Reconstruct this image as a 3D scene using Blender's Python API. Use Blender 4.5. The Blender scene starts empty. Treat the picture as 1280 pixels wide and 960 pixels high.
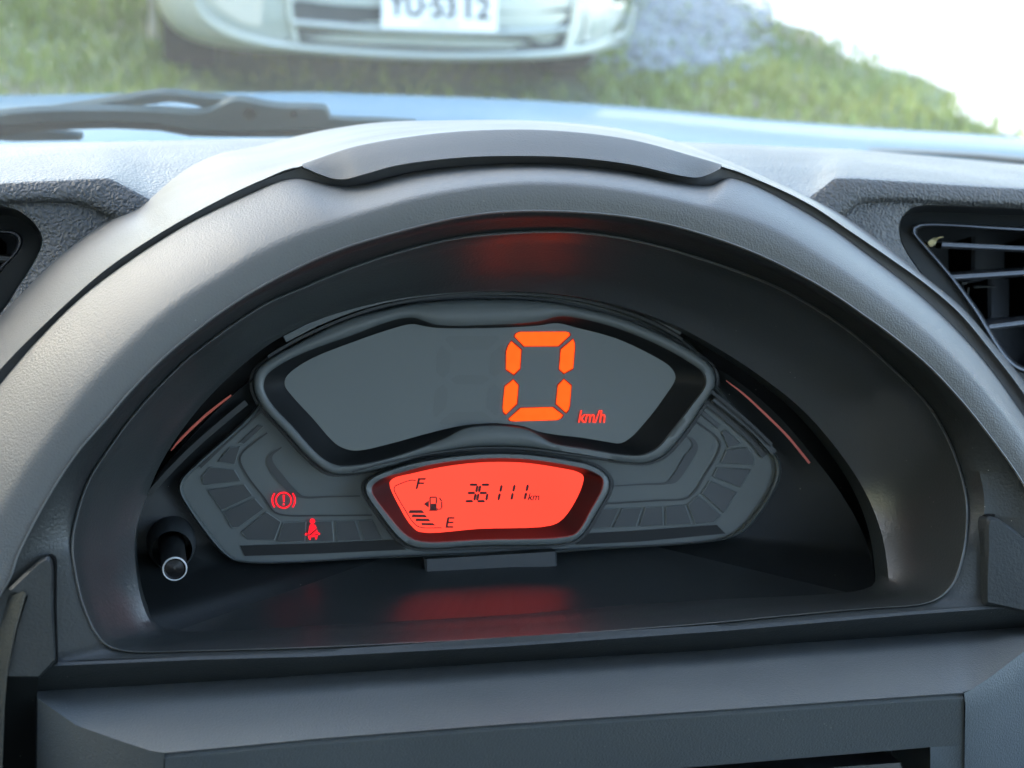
import bpy, bmesh, math, random
import numpy as np
from mathutils import Vector, Matrix
random.seed(7); rng = np.random.default_rng(7)
R = math.radians
SC = bpy.context.scene
COL = SC.collection

# ------------------------------------------------------------------ camera
YAW, PITCH, ROLL, FPX = R(12.0), R(22.0), R(3.05), 1800.0
O = np.array([0.0, 0.0, 0.95])                      # centre of the instrument face
fwd = np.array([math.sin(YAW)*math.cos(PITCH), math.cos(YAW)*math.cos(PITCH), -math.sin(PITCH)])
right0 = np.array([math.cos(YAW), -math.sin(YAW), 0.0])
up0 = np.cross(right0, fwd)
rgt = right0*math.cos(ROLL) + up0*math.sin(ROLL)
upv = -right0*math.sin(ROLL) + up0*math.cos(ROLL)
CAM = O - 0.56*fwd
cd = bpy.data.cameras.new('camera'); cam = bpy.data.objects.new('camera', cd); COL.objects.link(cam)
cam.matrix_world = Matrix(((rgt[0], upv[0], -fwd[0], CAM[0]), (rgt[1], upv[1], -fwd[1], CAM[1]),
                           (rgt[2], upv[2], -fwd[2], CAM[2]), (0, 0, 0, 1)))
cd.sensor_width = 36.0; cd.lens = 36.0*FPX/1280.0
cd.clip_start = 0.02; cd.clip_end = 2000
cd.dof.use_dof = True; cd.dof.focus_distance = 0.535; cd.dof.aperture_fstop = 13.0
SC.camera = cam

# ------------------------------------------------------------------ world, sun, exposure
EXPO = 3.72
SUN_EL, SUN_AZ = R(27), R(-62)                       # azimuth from +Y towards +X
w = bpy.data.worlds.new('World'); SC.world = w; w.use_nodes = True
nt = w.node_tree; bg = nt.nodes['Background']
sky = nt.nodes.new('ShaderNodeTexSky'); sky.sky_type = 'NISHITA'; sky.sun_disc = False
sky.sun_elevation = SUN_EL; sky.sun_rotation = SUN_AZ % (2*math.pi); sky.dust_density = 3.5; sky.ozone_density = 0.6
nt.links.new(sky.outputs[0], bg.inputs[0]); bg.inputs[1].default_value = 0.15
sd = bpy.data.lights.new('sun', 'SUN'); sun = bpy.data.objects.new('sun', sd); COL.objects.link(sun)
sd.energy = 4.5; sd.angle = R(0.5); sd.color = (1.0, 0.94, 0.84)
sdir = Vector((math.sin(SUN_AZ)*math.cos(SUN_EL), math.cos(SUN_AZ)*math.cos(SUN_EL), math.sin(SUN_EL)))
sun.rotation_euler = sdir.to_track_quat('Z', 'Y').to_euler()
sun.location = (-20, 10, 30)
vs = SC.view_settings
vs.view_transform = 'Standard'; vs.look = 'None'; vs.exposure = EXPO; vs.gamma = 1.0; vs.use_curve_mapping = False

# ------------------------------------------------------------------ helpers: places
def ray(px, py):
    return fwd + rgt*((px-640)/FPX) + upv*((480-py)/FPX)
def hit(px, py, p0, n):
    d = ray(px, py); t = np.dot(p0-CAM, n)/np.dot(d, n)
    return CAM + d*t
TILT = R(20)
FU = np.array([1.0, 0, 0]); FV = np.array([0, math.sin(TILT), math.cos(TILT)]); FN = np.array([0, -math.cos(TILT), math.sin(TILT)])
def F(px, py, w=0.0):                                # the instrument face and the levels in front of it
    return hit(px, py, O+FN*w, FN)
def FA(pts, w=0.0):
    return np.array([F(p[0], p[1], w) for p in pts])
DT = R(25); DN = np.array([0, -math.cos(DT), math.sin(DT)])
D0 = np.array([0, 0.06, 1.0])
def D(px, py, d=0.0):                                # the dashboard's front face with the vents
    return hit(px, py, D0+DN*d, DN)
def depth(px, py, t): return CAM + ray(px, py)*t
def gz(x, y):                                        # ground height: the drive climbs gently ahead of the car
    t = np.clip((np.asarray(y, float)-1.0)/9.0, 0, 1)
    return 0.40*t*t*(3-2*t)*0.55 + 0.055*np.clip(np.asarray(y, float)-1.0, 0, 9)*0.75
def G(px, py):
    z = 0.2
    for _ in range(30):
        d = ray(px, py); p = CAM + d*((z-CAM[2])/d[2]); z = 0.5*z+0.5*float(gz(p[0], p[1]))
    return p

def cr(pts, n=10, closed=False):                     # centripetal Catmull-Rom through the points
    P = [np.array(p, float) for p in pts]
    m = len(P); out = []
    segs = m if closed else m-1
    for i in range(segs):
        p1, p2 = P[i], P[(i+1) % m]
        p0 = P[i-1] if (closed or i > 0) else 2*p1-p2
        p3 = P[(i+2) % m] if (closed or i+2 < m) else 2*p2-p1
        t0 = 0; t1 = t0+max(np.linalg.norm(p1-p0), 1e-9)**.5; t2 = t1+max(np.linalg.norm(p2-p1), 1e-9)**.5; t3 = t2+max(np.linalg.norm(p3-p2), 1e-9)**.5
        for k in range(n):
            t = t1+(t2-t1)*k/n
            a1 = (t1-t)/(t1-t0)*p0+(t-t0)/(t1-t0)*p1; a2 = (t2-t)/(t2-t1)*p1+(t-t1)/(t2-t1)*p2; a3 = (t3-t)/(t3-t2)*p2+(t-t2)/(t3-t2)*p3
            b1 = (t2-t)/(t2-t0)*a1+(t-t0)/(t2-t0)*a2; b2 = (t3-t)/(t3-t1)*a2+(t-t1)/(t3-t1)*a3
            out.append((t2-t)/(t2-t1)*b1+(t-t1)/(t2-t1)*b2)
    if not closed: out.append(P[-1])
    return np.array(out)
def polar(pts, centre, th, closed=False, n=12):      # the outline sampled at given angles about a centre
    c = cr(pts, n, closed)
    a = np.unwrap(np.arctan2(-(c[:, 1]-centre[1]), c[:, 0]-centre[0])); r = np.hypot(c[:, 0]-centre[0], c[:, 1]-centre[1])
    if not closed and a[0] < 0: a = a+2*math.pi
    if closed:
        a = np.concatenate([a-2*math.pi*np.sign(a[-1]-a[0]), a, a+2*math.pi*np.sign(a[-1]-a[0])]); r = np.tile(r, 3)
    o = np.argsort(a); rr = np.interp(th, a[o], r[o])
    return np.stack([centre[0]+rr*np.cos(th), centre[1]-rr*np.sin(th)], 1)

# ------------------------------------------------------------------ helpers: objects
def setp(o, label=None, cat=None, group=None, kind=None):
    for k, v in (('label', label), ('category', cat), ('group', group), ('kind', kind)):
        if v: o[k] = v
    return o
def thing(name, label, cat, loc=(0, 0, 0), group=None):
    o = bpy.data.objects.new(name, None); o.empty_display_size = 0.05; COL.objects.link(o); o.location = loc
    return setp(o, label, cat, group)
def mesh(name, V, Fc, mat, parent=None, smooth=35, label=None):
    me = bpy.data.meshes.new(name)
    V = np.array(V, float)
    if parent is not None: V = V-np.array(wloc(parent))
    me.from_pydata([tuple(v) for v in V], [], [tuple(int(i) for i in f) for f in Fc])
    bm = bmesh.new(); bm.from_mesh(me)
    bmesh.ops.remove_doubles(bm, verts=bm.verts, dist=1e-6)
    bmesh.ops.recalc_face_normals(bm, faces=bm.faces)
    for f in bm.faces: f.smooth = smooth > 0
    if smooth > 0:
        for e in bm.edges:
            e.smooth = not (len(e.link_faces) == 2 and e.calc_face_angle(0) > R(smooth))
    bm.to_mesh(me); bm.free()
    me.materials.append(mat)
    o = bpy.data.objects.new(name, me); COL.objects.link(o)
    if parent is not None: o.parent = parent
    if label: o['label'] = label
    return o
def wloc(o):
    v = Vector((0, 0, 0))
    while o is not None: v += o.location; o = o.parent
    return v
def loft_data(rings, closed=False, base=0):
    n = len(rings[0]); V = np.concatenate(rings); Fc = []
    for i in range(len(rings)-1):
        for j in range(n if closed else n-1):
            k = (j+1) % n
            Fc.append((base+i*n+j, base+i*n+k, base+(i+1)*n+k, base+(i+1)*n+j))
    return V, Fc
def loft(name, rings, mat, parent=None, closed=False, smooth=35, sub=0, label=None, caps=False):
    if sub:                                          # smooth the profile across the rings
        A = np.array(rings); A = cr(A.reshape(len(A), -1), sub).reshape(-1, A.shape[1], 3); rings = list(A)
    V, Fc = loft_data(rings, closed)
    if caps:
        n = len(rings[0]); Fc.append(tuple(range(n))[::-1]); Fc.append(tuple(range((len(rings)-1)*n, len(rings)*n)))
    return mesh(name, V, Fc, mat, parent, smooth, label)
def prism(name, top, th, n, mat, parent=None, smooth=35, bev=0.0, label=None):   # a plate: outline at its front, thickness along -n
    top = np.array(top); n = np.array(n)
    if bev > 0:
        c = top.mean(0); d = c-top; L = np.linalg.norm(d, axis=1, keepdims=True)
        rings = [top-n*th, top-n*bev, top+d/L*bev]
    else: rings = [top-n*th, top]
    V, Fc = loft_data(rings, True); m = len(top); k = len(rings)
    Fc.append(tuple(range((k-1)*m, k*m)))
    return mesh(name, V, Fc, mat, parent, smooth, label)
def tube(path, rad, seg=10, caps=True):
    P = [np.array(p, float) for p in path]; rings = []
    rad = rad if hasattr(rad, '__len__') else [rad]*len(P)
    for i, p in enumerate(P):
        t = P[min(i+1, len(P)-1)]-P[max(i-1, 0)]; t = t/np.linalg.norm(t)
        a = np.cross(t, [0, 0, 1.0]);
        if np.linalg.norm(a) < 1e-3: a = np.cross(t, [1.0, 0, 0])
        a /= np.linalg.norm(a); b = np.cross(t, a)
        rings.append(np.array([p+rad[i]*(a*math.cos(q)+b*math.sin(q)) for q in np.linspace(0, 2*math.pi, seg, endpoint=False)]))
    V, Fc = loft_data(rings, True)
    if caps: Fc += [tuple(range(seg))[::-1], tuple(range((len(P)-1)*seg, len(P)*seg))]
    return V, Fc
def join(parts):
    V = []; Fc = []; b = 0
    for v, f in parts:
        V.append(np.array(v)); Fc += [tuple(i+b for i in q) for q in f]; b += len(v)
    return np.concatenate(V), Fc
def box_data(c, s, rot=None):
    c = np.array(c); s = np.array(s)/2
    v = np.array([[x, y, z] for x in (-1, 1) for y in (-1, 1) for z in (-1, 1)])*s
    if rot is not None: v = v @ np.array(rot).T
    return v+c, [(0, 1, 3, 2), (4, 6, 7, 5), (0, 4, 5, 1), (2, 3, 7, 6), (0, 2, 6, 4), (1, 5, 7, 3)]
def box(name, c, s, mat, parent=None, label=None):
    V, Fc = box_data(c, s); o = mesh(name, V, Fc, mat, parent, 0, label)
    return o
def text_quad(name, s, quad, fn, mat, parent, bold=0.0):   # lettering fitted to four corners (UL, UR, LR, LL)
    cu = bpy.data.curves.new(name, 'FONT'); cu.body = s; cu.offset = bold; cu.resolution_u = 3
    o = bpy.data.objects.new(name, cu); COL.objects.link(o)
    bpy.context.view_layer.update()
    me = bpy.data.meshes.new_from_object(o.evaluated_get(bpy.context.evaluated_depsgraph_get()))
    V = np.array([v.co[:] for v in me.vertices]); Fc = [tuple(p.vertices) for p in me.polygons]
    bpy.data.objects.remove(o)
    lo, hi = V.min(0), V.max(0); u = (V[:, 0]-lo[0])/(hi[0]-lo[0]); v = (V[:, 1]-lo[1])/(hi[1]-lo[1])
    q = [np.array(p, float) for p in quad]; W = []
    for a, b in zip(u, v):
        p = (q[3]*(1-a)+q[2]*a)*(1-b)+(q[0]*(1-a)+q[1]*a)*b; W.append(fn(p[0], p[1]))
    return mesh(name, W, Fc, mat, parent, 0)

# ------------------------------------------------------------------ materials
def lin(*c):
    c = [x/255.0 for x in c]
    return tuple(x/12.92 if x <= .04045 else ((x+.055)/1.055)**2.4 for x in c)+(1.0,)
class M:
    def __init__(s, name):
        s.m = bpy.data.materials.new(name); s.m.use_nodes = True; s.t = s.m.node_tree
        s.b = s.t.nodes['Principled BSDF']; s.o = s.t.nodes['Material Output']
    def n(s, ty, **k):
        x = s.t.nodes.new(ty)
        for a, v in k.items():
            if hasattr(x, a): setattr(x, a, v)
            else: x.inputs[a.replace('_', ' ')].default_value = v
        return x
    def l(s, a, b): s.t.links.new(a, b)
    def coord(s): return s.n('ShaderNodeTexCoord').outputs['Object']
def plastic(name, col, rough=.5, grain=900, bump=.05, spec=.5, dust=.0, voro=False, var=.25, dist=.0004, sheen=0):
    m = M(name); b = m.b
    b.inputs['Roughness'].default_value = rough; b.inputs['Specular IOR Level'].default_value = spec
    co = m.coord()
    no = m.n('ShaderNodeTexNoise', Scale=14.0, Detail=4.0); m.l(co, no.inputs['Vector'])
    mx = m.n('ShaderNodeMix', data_type='RGBA'); m.l(no.outputs[0], mx.inputs[0])
    mx.inputs[6].default_value = tuple(c*(1-var) for c in col[:3])+(1,); mx.inputs[7].default_value = tuple(min(1, c*(1+var)) for c in col[:3])+(1,)
    out = mx.outputs[2]
    if dust:                                         # lint and dust specks lying on the plastic
        vo = m.n('ShaderNodeTexVoronoi', Scale=230.0); m.l(co, vo.inputs['Vector'])
        lt = m.n('ShaderNodeMath', operation='LESS_THAN'); m.l(vo.outputs['Distance'], lt.inputs[0]); lt.inputs[1].default_value = .05
        n2 = m.n('ShaderNodeTexWhiteNoise'); m.l(vo.outputs['Position'], n2.inputs['Vector'])
        gt = m.n('ShaderNodeMath', operation='GREATER_THAN'); m.l(n2.outputs['Value'], gt.inputs[0]); gt.inputs[1].default_value = 1-dust
        mu = m.n('ShaderNodeMath', operation='MULTIPLY'); m.l(lt.outputs[0], mu.inputs[0]); m.l(gt.outputs[0], mu.inputs[1])
        m2 = m.n('ShaderNodeMix', data_type='RGBA'); m.l(mu.outputs[0], m2.inputs[0]); m.l(out, m2.inputs[6]); m2.inputs[7].default_value = (.16, .155, .14, 1)
        out = m2.outputs[2]
    m.l(out, b.inputs['Base Color'])
    if voro:
        g = m.n('ShaderNodeTexVoronoi', Scale=grain, feature='SMOOTH_F1'); g.inputs['Smoothness'].default_value = .6
        wn = m.n('ShaderNodeTexNoise', Scale=grain*.35, Detail=2.0); m.l(co, wn.inputs['Vector'])
        va = m.n('ShaderNodeMix', data_type='VECTOR'); va.inputs[0].default_value = .0035
        m.l(co, va.inputs[4]); m.l(wn.outputs['Color'], va.inputs[5]); m.l(va.outputs[1], g.inputs['Vector'])
        h = g.outputs['Distance']
    else:
        g = m.n('ShaderNodeTexNoise', Scale=grain, Detail=2.0); m.l(co, g.inputs['Vector']); h = g.outputs[0]
    bp = m.n('ShaderNodeBump', Strength=bump, Distance=dist); m.l(h, bp.inputs['Height']); m.l(bp.outputs[0], b.inputs['Normal'])
    # uneven wear of the satin finish
    nr = m.n('ShaderNodeTexNoise', Scale=22.0, Detail=5.0); m.l(co, nr.inputs['Vector'])
    mr = m.n('ShaderNodeMapRange'); m.l(nr.outputs[0], mr.inputs[0]); mr.inputs[3].default_value = rough*.8; mr.inputs[4].default_value = min(1, rough*1.22)
    m.l(mr.outputs[0], b.inputs['Roughness'])
    return m.m
def emit(name, col, strength, col2=None, scale=60):
    m = M(name); m.t.nodes.remove(m.b)
    e = m.n('ShaderNodeEmission'); e.inputs[1].default_value = strength; e.inputs[0].default_value = col
    if col2:
        no = m.n('ShaderNodeTexNoise', Scale=scale, Detail=2.0); m.l(m.coord(), no.inputs['Vector'])
        mx = m.n('ShaderNodeMix', data_type='RGBA'); m.l(no.outputs[0], mx.inputs[0]); mx.inputs[6].default_value = col; mx.inputs[7].default_value = col2
        m.l(mx.outputs[2], e.inputs[0])
    m.l(e.outputs[0], m.o.inputs[0]); return m.m
K = 2**-EXPO
mt = dict(
    pad=plastic('grained_pad', (.034, .036, .038), .46, 820, .9, .55, .10, True, .2, .0007),
    face=plastic('grained_front', (.034, .036, .037), .55, 760, .9, .5, .25, True, .25, .0008),
    hood=plastic('satin_hood', (.058, .0595, .059), .50, 1500, .35, .4, .08, var=.16, dist=.0007),
    insert=plastic('hood_insert', (.070, .072, .072), .55, 1500, .35, .5, 0, var=.12),
    groove=plastic('groove_dark', (.05, .051, .053), .6, 1500, .1, .3),
    bezel=plastic('satin_bezel', (.066, .068, .0675), .48, 1500, .35, .42, .08, var=.16, dist=.0007),
    fascia=plastic('dark_fascia', (.0125, .0148, .015), .45, 1000, .4, .4, .3),
    tunnel=plastic('tunnel_black', (.0165, .0195, .0195), .36, 1000, .3, 1.0, .12),
    gasket=plastic('gasket_black', (.010, .011, .011), .38, 1400, .06, .5, .1),
    tray=plastic('tray_black', (.008, .0095, .010), .5, 1400, .15, .18, .12),
    floor=plastic('tray_floor_black', (.012, .014, .0145), .30, 1400, .12, .9, .12),
    lower=plastic('lower_panel', (.054, .062, .066), .50, 1500, .4, .5, .18, var=.16, dist=.0007),
    black=plastic('vent_black', (.007, .008, .008), .4, 1400, .05, .25, .2),
    vent=plastic('vent_satin', (.018, .019, .021), .3, 1400, .05, .6, .1),
    slat=plastic('slat_black', (.008, .009, .0095), .4, 1400, .05, .3, .1),
    trim=plastic('side_trim_dark', (.010, .0125, .013), .6, 900, .5, .3, .3),
    gap=plastic('seam_black', (.003, .003, .003), .8, 900, .1, .1),
    bead=plastic('worn_edge_highlight', (.115, .12, .12), .45, 900, .2, .5),  # worn edges, with their highlight line painted in as pale grey
    plate=plastic('gauge_plate', (.055, .064, .064), .55, 2200, .08, .4, .05, var=.08),
    ring=plastic('gauge_ring', (.050, .058, .059), .45, 2200, .06, .5, 0, var=.08),
    bevel=plastic('window_bevel', (.007, .008, .0085), .5, 2200, .02, .16),
    glass=plastic('unlit_display', (.073, .083, .083), .45, 2400, .06, .4, 0, var=.07),
    outline=plastic('pale_outline', (.085, .097, .098), .5, 2400, .03, .3, 0, var=.15),
    ghost=plastic('unlit_segment', (.067, .0755, .0755), .45, 2400, .06, .4, 0, var=.07),
    cell=plastic('unlit_cell', (.016, .019, .021), .5, 2400, .06, .4, 0, var=.1),
    line=plastic('print_line', (.014, .016, .017), .5, 2400, .03, .3),
    orange=emit('speed_segment', (1, .062, .0065, 1), 2.4*K, (1, .080, .010, 1), 260),
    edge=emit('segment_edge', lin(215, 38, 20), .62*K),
    red=emit('warning_red', (1, .012, .024, 1), 1.8*K),
    unit=emit('unit_red', (1, .050, .030, 1), 1.6*K),
    lcd=emit('lcd_backlight', (1, .041, .0225, 1), 2.1*K, (.85, .056, .036, 1), 14),
    ink=plastic('lcd_ink', (.030, .007, .007, 1), .5, 2000, 0, .2),
    strip=plastic('red_strip', (.36, .055, .03), .5, 1500, .05, .4, 0, var=.15),
    chrome=plastic('knob_rim', (.42, .43, .44), .3, 1500, .02, .6),
)
mt['ink_soft'] = plastic('lcd_ink_soft', (.055, .011, .010), .5, 2000, 0, .2)

# ================================================================== DASHBOARD
def inset(p, c, k): d = np.array(c)-p; return p+d/np.linalg.norm(d, axis=1, keepdims=True)*k
dash = thing('dashboard', 'dark grey grained car dashboard with round hood arching over the gauges', 'dashboard', (0, 0.06, 0.9))
Cc = (640.0, 640.0); Co = (640.0, 700.0)
th = np.linspace(math.pi+.12, -.12, 361)
C3 = [(-35, 790), (-12, 760), (11, 723), (20, 696), (39, 657), (69, 604), (97, 563), (131, 524), (160, 490), (200, 449), (240, 415), (275, 389), (320, 360), (370, 334), (420, 312), (495, 289), (570, 271), (640, 263), (740, 265), (815, 275), (890, 295), (960, 322), (1035, 362), (1085, 396), (1110, 414), (1160, 455), (1200, 497), (1235, 540), (1280, 604), (1312, 670), (1335, 760)]
C4 = [(-70, 800), (-48, 740), (-25, 685), (0, 640), (19, 608), (47, 567), (62, 547), (107, 487), (160, 432), (225, 377), (287, 338), (320, 317), (395, 285), (470, 260), (545, 241), (640, 229), (715, 230), (790, 239), (865, 255), (960, 284), (1035, 327), (1110, 378), (1172, 428), (1235, 492), (1280, 552), (1325, 640), (1355, 770)]
C5 = [(-160, 790), (-120, 670), (-60, 560), (0, 480), (50, 422), (100, 373), (142, 340), (187, 309), (240, 277), (320, 239), (352, 226), (374, 223), (402, 229), (430, 233), (462, 228.5), (495, 220), (545, 211), (640, 204.5), (715, 206), (790, 215), (852, 228), (880, 232), (896, 230), (910, 222.5), (926, 225), (960, 239), (1035, 282), (1085, 318), (1135, 356), (1172, 388), (1220, 438), (1265, 497), (1320, 590), (1362, 760)]
C6 = [(-168, 780), (-128, 650), (-63, 543), (0, 462), (75, 387), (127, 341), (169, 311), (240, 268), (320, 228), (374, 208.5), (395, 201), (445, 185), (545, 169), (640, 164), (715, 167), (790, 177), (865, 197), (905, 209), (960, 230), (1015, 257), (1060, 287), (1110, 321), (1160, 357), (1200, 392), (1240, 440), (1281, 494), (1336, 588), (1380, 760)]
CG = C6[:10] + [(395, 216), (415, 223), (430, 224), (460, 216.5), (495, 207), (570, 197.5), (640, 195), (715, 197), (790, 206), (850, 219.5), (872, 222), (888, 217), (905, 210)] + C6[18:]
C7 = [(-190, 780), (-140, 600), (-70, 475), (0, 395), (32, 361), (66, 328), (105, 296), (144, 272), (169, 262), (187, 249), (212, 227), (240, 207), (275, 192), (325, 182), (372, 170), (415, 161), (475, 153), (560, 150.5), (640, 150), (715, 154), (775, 161), (830, 173), (880, 189), (940, 213), (1012, 247), (1052, 268), (1110, 309), (1155, 345), (1204, 386), (1247, 436), (1290, 490), (1345, 585), (1392, 760)]
p3, p4, p5, p6, pg, p7 = [polar(c, Co, th) for c in (C3, C4, C5, C6, CG, C7)]
W6, W5, W4, W3 = .045, .046, .0700, .0690
r6, rg, r5 = FA(p6, W6), None, FA(p5, W5)
selb = (p6[:, 0] > 374) & (p6[:, 0] < 906); wg = W6+.001+.006*np.clip(np.minimum(p6[:, 0]-374, 906-p6[:, 0])/60, 0, 1)*selb
rg = np.array([F(p[0], p[1], q) for p, q in zip(pg, wg)])
r4, r3 = FA(p4, W4), FA(p3, W3)
def yat(x):                                          # how far back the hood meets the dash top
    return np.interp(x, [187, 260, 372, 470, 640, 800, 880, 960, 1020], [.062, .13, .19, .17, .15, .16, .17, .12, .062])
r7 = []
for p in p7:
    if p[0] < 187 or p[0] > 1020: r7.append(D(p[0], p[1], -.001))
    else: r7.append(hit(p[0], p[1], np.array([0, yat(p[0]), 0]), np.array([0, 1.0, 0])))
r7 = np.array(r7); r8 = r7+np.array([0, .07, -.035]); r9 = r7+np.array([0, .12, -.12])
mid = (r6*.5+r7*.5)
lipr = FA(p6+(np.array(Co)-p6)*(1.5/np.linalg.norm(np.array(Co)-p6, axis=1, keepdims=True)), W6-.0015)
loft('hood_shell', [lipr, r6, r6*.93+r7*.07, mid, r7, r8, r9], mt['hood'], dash, smooth=60)
sel = [i for i, p in enumerate(p6) if 374 <= p[0] <= 906]
ins = slice(sel[0], sel[-1]+1)
bulge = (r6[ins]*.45+rg[ins]*.55)+FN*.0004
loft('hood_insert', [FA(inset(p6[ins], Co, -2.2), W6-.0006), r6[ins]+FN*.0004, bulge, rg[ins]+FN*.0005, rg[ins]-FN*.004], mt['insert'], dash, smooth=50)
loft('hood_groove', [rg-FN*.0008, np.array([F(p[0], p[1], q-.0035) for p, q in zip(pg, wg)]), FA(p5, W5-.004), r5-FN*.002], mt['groove'], dash, smooth=20)
e5 = FA(p5+(np.array(Co)-p5)*(2.5/np.linalg.norm(np.array(Co)-p5, axis=1, keepdims=True)), W5+.0014)
b54 = r5*.45+r4*.55+FN*.0012
b44 = r5*.08+r4*.92+FN*.0005; b43 = r4*.88+r3*.12+FN*.0003
q3 = r4*.35+r3*.65+FN*.0002
loft('bezel_ring', [r5-FN*.012, r5-FN*.001, e5, b54, b44, b43, q3, r3, r3-FN*.004], mt['bezel'], dash, smooth=55)
loft('bezel_edge', [r3+FN*.0002, FA(inset(p3, Co, 1.0), W3+.0010), FA(inset(p3, Co, 2.6), W3+.0004), FA(inset(p3, Co, 3.4), W3-.004)], mt['bead'], dash, smooth=60)
# closed outlines of the opening
tc = np.linspace(math.pi, -math.pi, 480, endpoint=False)
C1 = [(219, 794), (195, 785), (180, 760), (170, 712), (169, 670), (180, 629), (204, 574), (245, 515), (290, 468), (345, 425), (400, 399), (470, 379), (540, 368), (620, 364), (700, 368), (770, 381), (840, 405), (900, 437), (960, 477), (1010, 519), (1060, 580), (1085, 622), (1102, 667), (1110, 715), (1110, 736), (1095, 744), (900, 757), (640, 773), (420, 786)]
C2 = [(240, 813), (160, 813.5), (135, 806), (120, 789), (105, 755), (96, 717), (92, 682), (97, 647), (112, 602), (135, 565), (169, 519), (205, 479), (245, 442), (330, 383), (382, 360), (420, 344), (495, 318), (570, 300), (640, 293), (715, 292), (790, 302), (865, 322), (960, 356), (1005, 379), (1060, 415), (1110, 458), (1155, 503), (1180, 543), (1197, 585), (1206, 622), (1207, 660), (1200, 702), (1190, 729), (1172, 747), (1150, 755), (1085, 760), (960, 771), (900, 777), (634, 796), (400, 808)]
C3F = C3[3:-3] + [(1284, 610), (1300, 680), (1290, 752), (1235, 757.5), (1150, 763.5), (1085, 769), (960, 780), (900, 785), (634, 804), (400, 816.5), (240, 821), (75, 828), (10, 838), (-8, 780)]
k1, k2, k3 = [polar(c, Cc, tc, True) for c in (C1, C2, C3F)]
low = np.clip((k1[:, 1]-590)/180, 0, 1); low = low*low*(3-2*low)              # the opening is deeper at its sill
def FW(pts, ws): return np.array([F(p[0], p[1], q) for p, q in zip(pts, ws)])
l1 = FW(k1, .012+.026*low); upk = np.clip((690-k2[:, 1])/210, 0, 1); w2 = .0645-.0205*upk; l2 = FW(k2, w2); l2a = FA(k2+(k2-np.array(Cc))*.004, .0615)
l12 = l1*.5+l2*.5
nrm = np.array([np.array([Cc[0]-p[0], p[1]-Cc[1], 0]) for p in k1]); nrm /= np.linalg.norm(nrm, axis=1, keepdims=True)
l12 = l12-(nrm[:, :1]*FU+nrm[:, 1:2]*FV)*.0025*0
def bowl(t): return FW(k1*(1-t)+k2*t, (.012+.026*low)*(1-t**1.3)+w2*t**1.3)
loft('gauge_tunnel', [l1-FN*.012, l1, bowl(.2), bowl(.4), bowl(.6), bowl(.8), l2-FN*.0006, l2], mt['tunnel'], dash, closed=True, smooth=40)
k2b = k2+(k2-np.array(Cc))/np.linalg.norm(k2-np.array(Cc), axis=1, keepdims=True)*2.0
k2c = k2+(k2-np.array(Cc))/np.linalg.norm(k2-np.array(Cc), axis=1, keepdims=True)*3.6
loft('opening_lip', [l2, FW(k2*.6+k2b*.4, w2+.0014), FW(k2b, w2+.0012), FW(k2c, w2-.001)], mt['bead'], dash, closed=True, smooth=60)
k3i = k3+(np.array(Cc)-k3)/np.linalg.norm(k3-np.array(Cc), axis=1, keepdims=True)*8.0
up = np.clip((700-k3[:, 1])/60, 0, 1)
fr_ = (.5*upk+.15*(1-upk))[:, None]; l3i = FW(k3i, .0670*np.ones(len(k3i))); l3 = FW(k3, .0680+.0008*up)
loft('opening_fascia', [FW(k2c, w2), FW(k2c*(1-fr_)+k3*fr_, upk*(w2*.55+.45*.0665)+(1-upk)*.0655), l3i, l3, l3-FN*.006], mt['fascia'], dash, closed=True, smooth=50)
# strip under the sill, sloping back, then the band that faces up, then the lower panel
def line(pts, xs): 
    a = np.array(pts, float); return np.stack([xs, np.interp(xs, a[:, 0], a[:, 1])], 1)
xs = np.linspace(30, 1420, 60)
sA = line([(30, 831), (75, 828), (240, 821), (400, 816.5), (634, 804), (900, 785), (960, 780), (1085, 769), (1150, 763.5), (1235, 757.5), (1420, 746)], xs)
sB = line([(30, 865), (47, 864), (240, 853), (400, 843), (673, 825), (900, 812), (960, 806), (1110, 796), (1280, 784), (1420, 776)], xs)
loft('sill_strip', [FA(sA, .0682), FA(sA+[0, 4], .0690), FA(sA*.4+sB*.6, .064), FA(sB, .0540)], mt['fascia'], dash, smooth=60)
sC = line([(47, 874), (94, 907), (150, 927), (187, 939), (240, 937), (400, 923), (634, 905), (900, 886), (960, 885), (1085, 874), (1172, 869), (1200, 868), (1280, 812), (1420, 720)], xs)
xb = np.array([47, 70, 94, 120, 150, 187, 206, 240, 300, 400, 520, 634, 760, 900, 960, 1030, 1085, 1140, 1172, 1200, 1215, 1240, 1280, 1340])
tB = line([(30, 865), (47, 864), (240, 853), (400, 843), (673, 825), (900, 812), (960, 806), (1110, 796), (1280, 784), (1420, 776)], xb)
tC = line([(47, 873), (94, 906), (150, 926), (187, 938), (206, 941), (240, 938), (400, 923), (634, 905), (900, 887), (960, 883), (1085, 874), (1172, 868), (1200, 866), (1215, 862), (1240, 845), (1280, 814), (1340, 790)], xb)
bB = FA(tB, .054); bC = FW(tC, np.interp(xb, [47, 200, 634, 1200, 1340], [.066, .0955, .1003, .1055, .074]))
loft('upper_band', [bB-FN*.004, bB, bB*.93+bC*.07-FN*.0, bB*.5+bC*.5+FN*.0012, bC*.95+bB*.05+FN*.0004, bC], mt['lower'], dash, smooth=50)
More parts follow.
